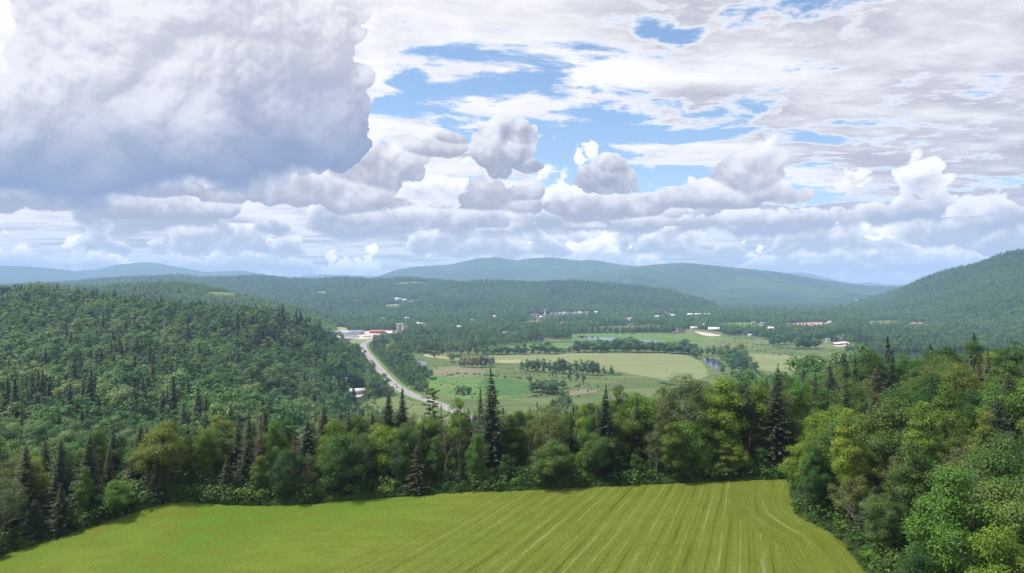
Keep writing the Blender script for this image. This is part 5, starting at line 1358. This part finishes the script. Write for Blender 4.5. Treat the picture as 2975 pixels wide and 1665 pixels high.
T('dead_spruce', 752, 9, 1206, 'grey-brown dying spruce right of the tall lime-green maple', (0.8, 1.0, 1.2), 0.95)
T('spruce', 776, 20, 1188, 'spruce tip behind the grey-brown dying spruce', MID, 0.8)
T('maple', 803, 12, 1222, 'round green maple crown behind the reddish dead spruce', BRIGHT, 0.75)
T('dead_spruce', 857, 8, 1256, 'small reddish dead spruce with a bare spire', (1.25, 0.72, 0.7), 0.8)
T('maple', 835, 3, 1302, 'broad deep green tree at the edge below the reddish dead spruce', DEEP, 1.0)
T('maple', 755, 4, 1326, 'yellow-green tree at the edge left of the broad deep green one', OLIVE, 0.9)
T('thin', 892, 5, 1310, 'twiggy half-bare tree at the edge right of the reddish dead spruce', DULL, 0.9)
T('spruce', 943, 16, 1174, 'brown-tinged spruce behind the lime crown left of the three dark spires', DRY, 0.95)
T('maple', 978, 8, 1216, 'lime-green maple crown left of the three dark spires', LIME, 0.85)
T('maple', 955, 3, 1352, 'low green tree below the lime maple left of the three dark spires', MID, 0.9)
T('poplar', 1050, 12, 1200, 'green poplar between the lime maple and the three dark spires', BRIGHT, 0.8)
T('spruce', 1126, 14, 1142, 'leftmost of the three dark spires, a ragged spruce', DULL, 0.95)
T('fir', 1168, 16, 1128, 'middle of the three dark spires, a narrow fir', MID, 1.1)
T('pine', 1256, 22, 1120, 'white pine with flat tiers, the right one of the three dark spires', MID, 1.0)
T('maple', 1168, 5, 1238, 'grey-green tree with a bare trunk below the narrow fir spire', GREYG, 0.85)
T('maple', 1230, 11, 1206, 'yellow-green crown in front of the white pine', LIME, 0.8)
T('poplar', 1270, 4, 1272, 'deep emerald tree at the edge below the white pine', DEEP, 0.95)
T('poplar', 1328, 14, 1148, 'light green poplar with pale forked trunks right of the white pine', BRIGHT, 0.75)
T('snag', 1284, 7, 1214, 'pale bare trunk leaning left of the forked poplar', group=None, tint=MID, width=0.8)
T('snag', 1332, 11, 1190, 'white bare forked stems in front of the light green poplar', width=0.6)
T('snag', 1376, 8, 1226, 'grey bare tree left of the tallest spruce', width=0.8)
T('fir', 1398, 34, 1128, 'small dark fir tip just left of the tallest spruce', MID, 0.7)
T('spruce', 1432, 10, 1075, 'tallest spruce, its spire standing up against the green marsh', DULL, 0.95)
T('maple', 1378, 4, 1262, 'bright green tree at the foot of the tallest spruce on its left', BRIGHT, 0.75)
T('spruce', 1340, 3, 1330, 'dark young spruce at the edge left of the tallest spruce', MID, 1.3)
T('maple', 1500, 14, 1192, 'green maple crown right of the tallest spruce', MID, 0.9)
T('thin', 1600, 8, 1182, 'wide sparse olive tree between the tallest spruce and the black fir', OLIVE, 1.25)
T('birch', 1570, 3, 1316, 'pale round willow-like tree low at the edge in the middle', (1.5, 1.35, 1.6), 0.75)
T('spruce', 1628, 6, 1262, 'grey-brown spruce with bare lower limbs behind the pale round tree', DRY, 0.9)
T('maple', 1480, 4, 1318, 'green bushy tree at the edge right of the tallest spruce', MID, 0.9)
T('fir', 1755, 6, 1124, 'black narrow fir with a sharp spire right of centre', (0.7, 0.7, 0.8), 1.2)
T('poplar', 1712, 15, 1168, 'yellow-green poplar left of the black fir', LIME, 0.8)
T('poplar', 1800, 17, 1113, 'tall olive poplar right of the black fir', OLIVE, 0.85)
T('poplar', 1846, 19, 1130, 'green poplar second to the right of the black fir', BRIGHT, 0.8)
T('maple', 1690, 4, 1300, 'green bush-like tree at the edge left of the black fir', BRIGHT, 0.85)
T('birch', 1972, 9, 1058, 'tall birch with white trunk and open crown right of the black fir', MID, 1.05, 0)
T('birch', 1935, 12, 1105, 'slimmer birch left of the tall white-trunked birch', OLIVE, 0.8)
T('thin', 1905, 4, 1226, 'half-dead grey tree with crooked limbs below the tall birch', DULL, 1.0)
T('maple', 1850, 3, 1318, 'low green tree right of the black fir at the edge', MID, 0.9)
T('maple', 2112, 9, 1100, 'large bright round maple right of the tall birch', BRIGHT, 1.05)
T('fir', 2172, 14, 1144, 'black fir tip right of the large round maple', (0.7, 0.7, 0.8), 0.9)
T('spruce', 2251, 6, 1062, 'olive-grey spruce at the far right corner of the mown field', DRY, 0.95)
T('poplar', 2040, 16, 1088, 'green poplar between the tall birch and the large round maple', MID, 0.85)
T('maple', 2317, 15, 1100, 'light green maple right of the olive-grey corner spruce', BRIGHT, 0.8)
T('dead_spruce', 2152, 5, 1216, 'leaning brown dead tree in front of the large round maple', (0.9, 0.8, 0.8), 0.8, lean=0.28)
T('maple', 2052, 2.5, 1296, 'bright bushy tree at the edge, left of the pair before the corner', BRIGHT, 1.1)
T('maple', 2150, 2.5, 1292, 'yellow-green bushy tree at the edge, right of the pair before the corner', LIME, 1.1)
T('maple', 2215, 3.5, 1300, 'deep green bushy tree at the field corner', DEEP, 1.0)
# the wood along the right side, by distance ahead of the camera
def Y(kind_, u, y, v, label, *a, **k): return tree_at(kind_, u, 0, v, label, *a, y=y, **k)
Y('maple', 2412, 129, 1192, 'wide lime-topped maple at the corner where the field turns', LIME, 1.15)
Y('maple', 2345, 134, 1290, 'dark grey-green tree with bare twigs at the field corner', GREYG, 0.9)
Y('spruce', 2420, 150, 1066, 'spruce behind the wide lime-topped corner maple', DULL, 0.95)
Y('fir', 2464, 165, 1022, 'narrow fir on the skyline behind the corner maple', MID, 1.0)
Y('fir', 2490, 168, 1040, 'short dark fir beside the narrow skyline fir', (0.7, 0.7, 0.8), 0.9)
Y('spruce', 2586, 158, 1014, 'black spruce spire on the right skyline', (0.7, 0.7, 0.8), 0.85)
Y('spruce', 2547, 146, 1066, 'wide brown-green spruce below the right skyline', DRY, 1.0)
Y('maple', 2538, 166, 1012, 'round green crown on the skyline left of the black spruce spire', MID, 0.9)
Y('snag', 2482, 138, 1186, 'white crooked bare branches above the corner maple', width=0.9)
Y('maple', 2632, 162, 1016, 'dark round crown right of the black spruce spire', DEEP, 0.9)
Y('maple', 2748, 158, 1004, 'large dark maple on the right skyline', DEEP, 1.05)
Y('maple', 2826, 162, 996, 'green crown on the skyline right of the large dark maple', MID, 0.9)
Y('maple', 2945, 155, 982, 'highest crown on the skyline at the right border', MID, 1.0)
Y('poplar', 2885, 164, 1000, 'olive crown between the two highest crowns at the right border', OLIVE, 0.9)
Y('snag', 2806, 140, 1046, 'large grey bare tree under the right skyline', width=1.3)
Y('snag', 2868, 146, 1030, 'second grey bare tree nearer the right border', width=0.9)
Y('birch', 2700, 148, 1050, 'birch with a pale trunk below the large dark maple', OLIVE, 0.9)
Y('maple', 2650, 138, 1090, 'olive crown left of the pale-trunked birch on the right', OLIVE, 0.9)
Y('birch', 2525, 113, 1276, 'olive birch overhanging the right side of the field', OLIVE, 1.0)
Y('maple', 2705, 122, 1188, 'large lime crown in the middle of the right-hand wood', LIME, 1.15)
Y('maple', 2872, 120, 1182, 'large light green crown near the right border', LIME, 1.15)
Y('birch', 2790, 112, 1250, 'grey-leaved birch between the two large light crowns on the right', OLIVE, 1.0)
Y('poplar', 2672, 96, 1284, 'big dark green tree in the right-hand wood', DEEP, 1.15)
Y('birch', 2600, 104, 1300, 'thin-crowned grey-green tree left of the big dark green one', OLIVE, 0.95)
Y('birch', 2798, 77, 1372, 'nearest tree, a grey-green birch-like crown at the lower right', GREYG, 1.05)
Y('spruce', 2950, 92, 1372, 'dark spruce at the right border behind the nearest tree', MID, 1.0)
Y('maple', 2905, 86, 1330, 'olive crown between the nearest tree and the right border', OLIVE, 0.9)
Y('maple', 2940, 62, 1512, 'yellow-green crown in the lower right corner', LIME, 0.75)
Y('maple', 2655, 71, 1580, 'low deep green tree at the bottom edge of the picture', DEEP, 0.8)
Y('maple', 2575, 92, 1420, 'grey-green tree above the field edge on the right', GREYG, 0.9)
# bushes at the field edge
for u, s, v, lab, tint in [(412, 2, 1456, 'pale yellow-green bush at the left field edge', LIME), (520, 2.5, 1452, 'low dark bush under the tall lime maple', MID), (700, 1.8, 1452, 'leafy bush at the edge below the dark spruces', BRIGHT),
                           (905, 1.8, 1425, 'round green bush at the edge left of centre', MID), (1040, 2, 1420, 'dark bush at the edge below the three spires', DEEP), (1105, 2, 1410, 'green bush at the edge under the narrow fir', MID),
                           (1300, 2, 1400, 'dark green bush below the forked poplar', DEEP), (1420, 1.8, 1400, 'bush at the foot of the tallest spruce', MID), (1500, 1.8, 1385, 'bright bush at the edge in the middle', BRIGHT),
                           (1660, 1.8, 1385, 'leafy bush at the edge left of the black fir', BRIGHT), (1815, 1.8, 1372, 'leafy bush at the edge right of the black fir', BRIGHT), (1900, 1.8, 1372, 'dark bush below the crooked grey tree', MID),
                           (1990, 1.8, 1352, 'bright bush below the tall birch', BRIGHT), (2260, 2, 1342, 'bush in the corner of the mown field', MID)]:
    T('shrub', u, s, v, lab, tint)
for u, y, v, lab, tint in [(2350, 122, 1440, 'dark round bush bulging over the right field edge', DEEP), (2385, 118, 1430, 'bright green bush behind the bulging dark bush', BRIGHT), (2440, 114, 1470, 'grey-green bush on the right field edge', GREYG),
                           (2420, 106, 1515, 'low bush at the bend of the right field edge', MID), (2485, 98, 1538, 'bright weeds and bush along the lower right field edge', BRIGHT), (2535, 90, 1590, 'green bush nearest the camera on the right edge', BRIGHT),
                           (2555, 100, 1500, 'dark bush beneath the grey-green tree on the right', DEEP)]:
    Y('shrub', u, y, v, lab, tint, width=1.15)

# ---------------------------------------------------------------- the rest of the belt: trees between and behind those
SKY_U = [-200, 0, 150, 400, 560, 700, 900, 1000, 1100, 1200, 1300, 1420, 1550, 1650, 1750, 1850, 1970, 2050, 2200, 2300, 2400, 2500, 2600, 2700, 2800, 2900, 3100]
SKY_V = [1360, 1320, 1270, 1235, 1225, 1195, 1185, 1190, 1198, 1196, 1182, 1190, 1178, 1162, 1152, 1130, 1105, 1105, 1085, 1085, 1060, 1045, 1035, 1024, 1012, 1000, 985]
WORDS = {'maple': 'broad leafy tree', 'poplar': 'upright leafy tree', 'birch': 'birch', 'spruce': 'spruce', 'thin': 'sparse tree'}
TINT = {MID: 'green', BRIGHT: 'bright green', DEEP: 'deep green', OLIVE: 'olive', LIME: 'yellow-green', GREYG: 'grey-green', DULL: 'dark', DRY: 'brownish'}
def fill(xs, ys, seed, share_con, front=False):
    r = np.random.default_rng(seed)
    for x, y in zip(xs, ys):
        if min(math.hypot(x - a, y - b) for a, b in HAND) < (2.0 if front else 2.6 if (y - EDGE_Y(x) < 12 or x > 55) else 3.4): continue
        z = tz(x, y); u = 1487.5 + FPX * x / y
        if abs(x / y) > 0.80: continue
        lim = CAM_Z + (832.5 - np.interp(u, SKY_U, SKY_V) - (r.uniform(6, 42) if u > 1500 else r.uniform(-8, 36))) / FPX * y - z
        con = r.random() < share_con(u)
        h = min(r.uniform(15, 20.5) if con else r.uniform(12, 18.5), lim)
        s = y - EDGE_Y(x)
        if front: h = min(h, r.uniform(5, 13))
        elif s < 7 and u < 2300: h = min(h, r.uniform(7, 15))
        if h < 3.5: continue
        k = 'spruce' if con else r.choice(['maple', 'maple', 'poplar', 'birch', 'thin'], p=[0.36, 0.2, 0.24, 0.13, 0.07])
        tint = [DULL, MID, DULL, DRY][r.integers(4)] if con else [MID, DEEP, BRIGHT, OLIVE, MID, DEEP, OLIVE, LIME][r.integers(8)]
        e = plant(k, x, y, h, None, tint, r.uniform(0.8, 1.1) * min(1.5, max(1.0, 12 / h)))
        lx, ly, short = min(LAND, key=lambda q: math.hypot(x - q[0], (y - q[1]) * 0.7))
        du = u - (1487.5 + FPX * lx / ly); dyv = y - ly
        side = '' if abs(du) < 22 else ('left of ' if du < 0 else 'right of ')
        dep = 'behind ' if dyv > 5 else ('in front of ' if dyv < -5 else '')
        where = (dep.replace('behind ', 'behind and ').replace('in front of ', 'before and ') + side) if side and dep else (side or dep or 'close beside ')
        e['label'] = '%s %s %s%s' % (TINT.get(tint, ''), WORDS[k], where, short) if TINT.get(tint) else '%s %s%s' % (WORDS[k], where, short)
        e['group'] = 'trees of the wood round the mown field'
        HAND.append((x, y))
rf = np.random.default_rng(5)
# front row close along the field, crowns down to the grass
xs, ys = [], []
for L in (EDGE[2:], SIDE[:10]):
    seg = np.linalg.norm(np.diff(L, axis=0), axis=1); c = np.concatenate([[0], np.cumsum(seg)])
    for t_ in np.arange(1.0, c[-1] - 1, 3.6):
        i_ = int(np.searchsorted(c, t_)) - 1; f_ = (t_ - c[i_]) / seg[i_]; q_ = L[i_] * (1 - f_) + L[i_ + 1] * f_; d_ = (L[i_ + 1] - L[i_]) / seg[i_]
        o_ = rf.uniform(1.6, 4.2); xs.append(q_[0] - d_[1] * o_ + rf.normal() * 0.5); ys.append(q_[1] + d_[0] * o_)
fill(np.array(xs), np.array(ys), 8, lambda u: 0.34 if u < 1450 else 0.14, True)
xs, ys = poisson_grid(-125, 62, 75, 200, 5.2, rf, 0.36)
k = (ys > EDGE_Y(xs) + 1.6) & ((ys < EDGE_Y(xs) + 16) | (rf.random(len(xs)) < 0.66)) & (ys < EDGE_Y(xs) + 44) & ~in_poly(xs, ys, FIELD_POLY)
o = np.argsort(ys[k]); fill(xs[k][o], ys[k][o], 6, lambda u: 0.60 if u < 560 else 0.48 if u < 1000 else 0.32)
xs, ys = poisson_grid(42, 150, 52, 178, 6.4, rf, 0.36)
k = ~in_poly(xs, ys, FIELD_POLY) & (poly_dist(xs, ys, SIDE) > 2.4) & (xs / ys > 0.36) & (xs / ys < 0.79) & (ys < 176)
o = np.argsort(ys[k]); fill(xs[k][o], ys[k][o], 7, lambda u: 0.18)
# the wood behind, down the slope
proto('near_trees', [joined('t', broadleaf(400 + i, 15, 4.5, 2.0, 44, 150, 0.38, wood=False, sides=4, njit=0.28), 'bark', 'leaf_hill') for i in range(5)]
      + [joined('t', spruce(410 + i, 17, 3.0, 0.8, 0.3, 0.7), 'bark', 'needle') for i in range(3)])
x, y = poisson_grid(-330, 230, 100, 350, 6.2, R_)
k = (y > np.where(x < 62, EDGE_Y(x) + 44, 178)) & (y < np.where(x < 62, EDGE_Y(x) + 170, 225)) & (np.abs(x / y) < 0.84) & ~((x > 60) & (y < 178))
x, y = x[k], y[k]; z = terrain(x, y); u = 1487.5 + FPX * x / y
lim = CAM_Z + (832.5 - np.interp(u, SKY_U, SKY_V)) / FPX * y - z
h = np.minimum(R_.uniform(11, 18, len(x)), np.where(u < 850, 99, lim)); k = h > 4
scatter('belt_forest', 'near_trees', np.column_stack([x, y, z - 0.4])[k], (h / 16)[k], pick(k.sum(), 5, 3, x[k], y[k], 24, 0.22, 40.0), 'mixed wood falling away behind the trees at the field', 'forest')
# undergrowth at the foot of the trees, along both sides of the field
pts = []
for L, side in ((EDGE[1:], 1), (SIDE, 1)):
    seg = np.linalg.norm(np.diff(L, axis=0), axis=1); n = int(seg.sum() * 9)
    t = R_.uniform(0, seg.sum(), n); c = np.concatenate([[0], np.cumsum(seg)]); i = np.searchsorted(c, t) - 1
    f = ((t - c[i]) / seg[i])[:, None]; P = L[i] * (1 - f) + L[i + 1] * f
    d = unit(L[i + 1] - L[i]); N = np.column_stack([-d[:, 1], d[:, 0]])
    pts.append(P + N * (R_.beta(1.2, 2.0, n) * 4.2 - 0.4)[:, None])
P = np.concatenate(pts); P = P[~in_poly(P[:, 0], P[:, 1], FIELD_POLY) | (R_.random(len(P)) < 0.35)]
dd = np.minimum(poly_dist(P[:, 0], P[:, 1], EDGE), poly_dist(P[:, 0], P[:, 1], SIDE))
ins = in_poly(P[:, 0], P[:, 1], FIELD_POLY)
scatter('undergrowth', 'edge_shrubs', np.column_stack([P, terrain(P[:, 0], P[:, 1])]), np.where(ins, 0.30, np.clip(0.35 + dd * 0.22, 0.35, 1.5)) * R_.uniform(0.7, 1.3, len(P)), R_.integers(0, 4, len(P)),
        'weeds and low undergrowth along the edge of the mown field', 'undergrowth')

# young growth between the trunks
x, y = poisson_grid(-125, 150, 55, 190, 2.3, R_)
k = ~in_poly(x, y, FIELD_POLY) & (np.abs(x / y) < 0.80) & (((x < 58) & (y > EDGE_Y(x) + 1.5) & (y < EDGE_Y(x) + 24)) | ((x >= 46) & (poly_dist(x, y, SIDE) > 1.5) & (poly_dist(x, y, SIDE) < 22) & (y < 150) & (x / y > 0.34)))
x, y = x[k], y[k]
scatter('saplings', 'edge_shrubs', np.column_stack([x, y, terrain(x, y)]), R_.uniform(1.0, 2.9, len(x)), R_.integers(0, 4, len(x)), 'leafy saplings and brush filling the wood between the trunks', 'undergrowth')

# ================================================================== trees standing singly or in rows among the meadows
def valley_tree(kind_, u, v, hpx, label, tint=MID, width=1.0, group=None):
    """(u, v): foot of the tree in the photograph, hpx: its height in photograph pixels."""
    p = on_plane(u, v); e = plant(kind_, p[0], p[1], hpx * p[1] / FPX, None, tint, width, z=0.0)
    e['label'] = label
    if group: e['group'] = group
    return e
rv = np.random.default_rng(9)
def row(where, group, pts, kinds, tints, width=(1.0, 1.3)):
    pts = sorted(pts)
    for i, (u, v, h) in enumerate(pts):
        k = kinds[int(rv.integers(len(kinds)))]
        valley_tree(k, u, v, h * 1.12, '%s tree from the left in %s' % (ORD[i], where), tints[int(rv.integers(len(tints)))], rv.uniform(*width), group)
row('the round-crowned line behind the hay field', 'line of round trees behind the pale hay field',
    [(1678, 1024, 30), (1700, 1024, 33), (1722, 1023, 31), (1744, 1024, 34), (1766, 1023, 30), (1788, 1023, 34), (1808, 1023, 40), (1830, 1024, 44), (1850, 1023, 36), (1876, 1024, 32), (1896, 1024, 30), (1915, 1025, 31), (1932, 1026, 26), (1948, 1027, 30), (1968, 1028, 38), (1992, 1029, 38), (2010, 1030, 30)],
    ['field_tree'], [DEEP, MID, (0.8, 0.9, 1.0)], (1.25, 1.6))
row('the low hedge left of the round-crowned line', 'lower hedge of trees',
    [(1340, 1031, 22), (1362, 1031, 26), (1384, 1030, 20), (1406, 1030, 24), (1430, 1030, 22), (1452, 1030, 26), (1476, 1030, 22), (1500, 1029, 24), (1522, 1030, 28), (1548, 1029, 30), (1570, 1029, 30), (1594, 1029, 32), (1616, 1028, 18), (1636, 1027, 16), (1654, 1026, 18)],
    ['field_tree', 'field_tree', 'field_poplar'], [DEEP, MID], (1.3, 1.7))
row('the grove before the hay field', 'grove between the marsh and the hay field',
    [(1518, 1078, 30), (1532, 1080, 36), (1548, 1079, 34), (1562, 1082, 38), (1580, 1083, 40), (1597, 1084, 36), (1612, 1086, 34), (1626, 1086, 44), (1640, 1087, 38), (1656, 1088, 34), (1672, 1088, 40), (1690, 1089, 42), (1706, 1089, 42), (1722, 1090, 40), (1738, 1090, 34), (1756, 1090, 26), (1778, 1090, 26), (1605, 1096, 22), (1655, 1108, 28), (1676, 1110, 30), (1694, 1112, 26)],
    ['field_tree', 'field_poplar', 'field_poplar'], [GREYG, MID, (0.8, 0.85, 1.1)], (0.8, 1.05))
row('the greyish brown thicket in the marsh', 'greyish brown thicket in the marsh',
    [(1338, 1066, 28), (1350, 1067, 32), (1362, 1067, 34), (1374, 1068, 30), (1386, 1068, 34), (1398, 1067, 34), (1410, 1066, 32), (1422, 1064, 28), (1432, 1060, 24)], ['field_poplar'], [(1.9, 1.05, 1.9), (1.6, 1.0, 1.6)], (0.9, 1.2))
row('the trees round the oxbow pond', 'trees round the oxbow pond',
    [(2022, 1042, 30), (2036, 1036, 26), (2056, 1033, 26), (2074, 1035, 30), (2092, 1038, 32), (2110, 1046, 38), (2118, 1062, 44), (2136, 1054, 44), (2150, 1048, 44), (2146, 1072, 46), (2166, 1066, 44), (2128, 1082, 46), (2160, 1088, 50), (2100, 1086, 30), (2182, 1078, 30), (2196, 1086, 34)],
    ['field_tree', 'field_tree', 'field_poplar'], [GREYG, MID, DEEP], (0.95, 1.25))
row('the clump beside the right pasture', 'clump beside the right pasture',
    [(2245, 1004, 26), (2262, 1002, 30), (2280, 1000, 30), (2300, 1000, 28), (2318, 1012, 32), (2336, 1014, 36), (2352, 1014, 34), (2370, 1012, 28), (2330, 996, 24), (2376, 990, 26), (2396, 986, 28), (2414, 990, 30)], ['field_tree'], [DEEP, (0.7, 0.8, 0.9)], (1.0, 1.3))
row('the dark spruce stand by the sheds', 'spruce stand by the red-roofed sheds',
    [(2456, 984, 20), (2464, 988, 26), (2476, 984, 22), (2488, 990, 30), (2496, 1000, 34), (2504, 996, 36), (2514, 1000, 34), (2524, 1004, 26), (2470, 1012, 24)], ['field_spruce'], [MID, (0.8, 0.9, 1.1)], (0.9, 1.1))
row('the trees right of the highway', 'trees right of the highway',
    [(1096, 1000, 18), (1090, 1012, 16), (1112, 1024, 24), (1130, 1034, 30), (1148, 1044, 34), (1166, 1050, 36), (1184, 1056, 34), (1200, 1066, 34), (1216, 1088, 34), (1230, 1096, 32), (1204, 1096, 24), (1244, 1098, 24), (1185, 1046, 26), (1262, 1040, 18), (1312, 1050, 26)],
    ['field_tree', 'field_poplar'], [GREYG, MID, (1.2, 1.05, 1.3)], (0.95, 1.25))
row('the dark group by the steel barn', 'dark trees by the steel barn',
    [(1060, 1118, 34), (1075, 1112, 38), (1090, 1108, 36), (1105, 1122, 34), (1118, 1126, 36), (1044, 1112, 30), (1126, 1140, 24), (1085, 1074, 20), (1020, 1120, 34)], ['field_tree', 'field_spruce'], [DEEP, (0.7, 0.8, 0.9)], (0.95, 1.25))
row('the bushy clumps at the near marsh edge', 'bushy trees at the near edge of the marsh',
    [(1330, 1145, 24), (1346, 1147, 26), (1362, 1146, 22), (1546, 1140, 30), (1562, 1138, 36), (1580, 1142, 40), (1598, 1146, 42), (1612, 1140, 36), (1540, 1112, 20), (1636, 1128, 24)], ['field_tree'], [GREYG, (1.0, 0.95, 1.2)], (0.9, 1.2))
for u, v, h, lab in [(1900, 1088, 20, 'left of two small bare grey trees at the edge of the hay field'), (1938, 1087, 26, 'right of two small bare grey trees at the edge of the hay field')]:
    valley_tree('snag', u, v, h, lab, width=1.2)

# trees that would read alike: say which one, from left to right
_same = {}
for e, k, x, y, z, h in TREES: _same.setdefault(e['label'], []).append((x / y, e))
for lab, L in _same.items():
    if len(L) > 1:
        L.sort(key=lambda q: q[0])
        names = {2: ['left', 'right'], 3: ['left', 'middle', 'right']}.get(len(L)) or ORD[:len(L)]
        for nm, (_, e) in zip(names, L): e['label'] = '%s, the %s one' % (lab, nm)
# ================================================================== the air: pale blue haze that far hills fade into
def build_haze():
    R, lo, hi = 21000.0, -80.0, 640.0
    V = [(x, y, z) for z in (lo, hi) for (x, y) in ((-R, -R), (R, -R), (R, R), (-R, R))]
    F = [(3, 2, 1, 0), (4, 5, 6, 7), (0, 1, 5, 4), (1, 2, 6, 5), (2, 3, 7, 6), (3, 0, 4, 7)]
    m = bpy.data.materials.new('hazy_air'); m.use_nodes = True; t = m.node_tree; t.nodes.clear()
    o = t.nodes.new('ShaderNodeOutputMaterial'); v = t.nodes.new('ShaderNodeVolumePrincipled')
    v.inputs['Color'].default_value = (0.43, 0.635, 1.0, 1); v.inputs['Density'].default_value = 9.0e-5
    v.inputs['Anisotropy'].default_value = 0.0
    t.links.new(v.outputs[0], o.inputs['Volume'])
    ob = put('haze', mesh_np('haze', V, np.array(F), [m]))
    tag(ob, 'pale blue haze filling the valley air', 'haze', kind='stuff')
build_haze()
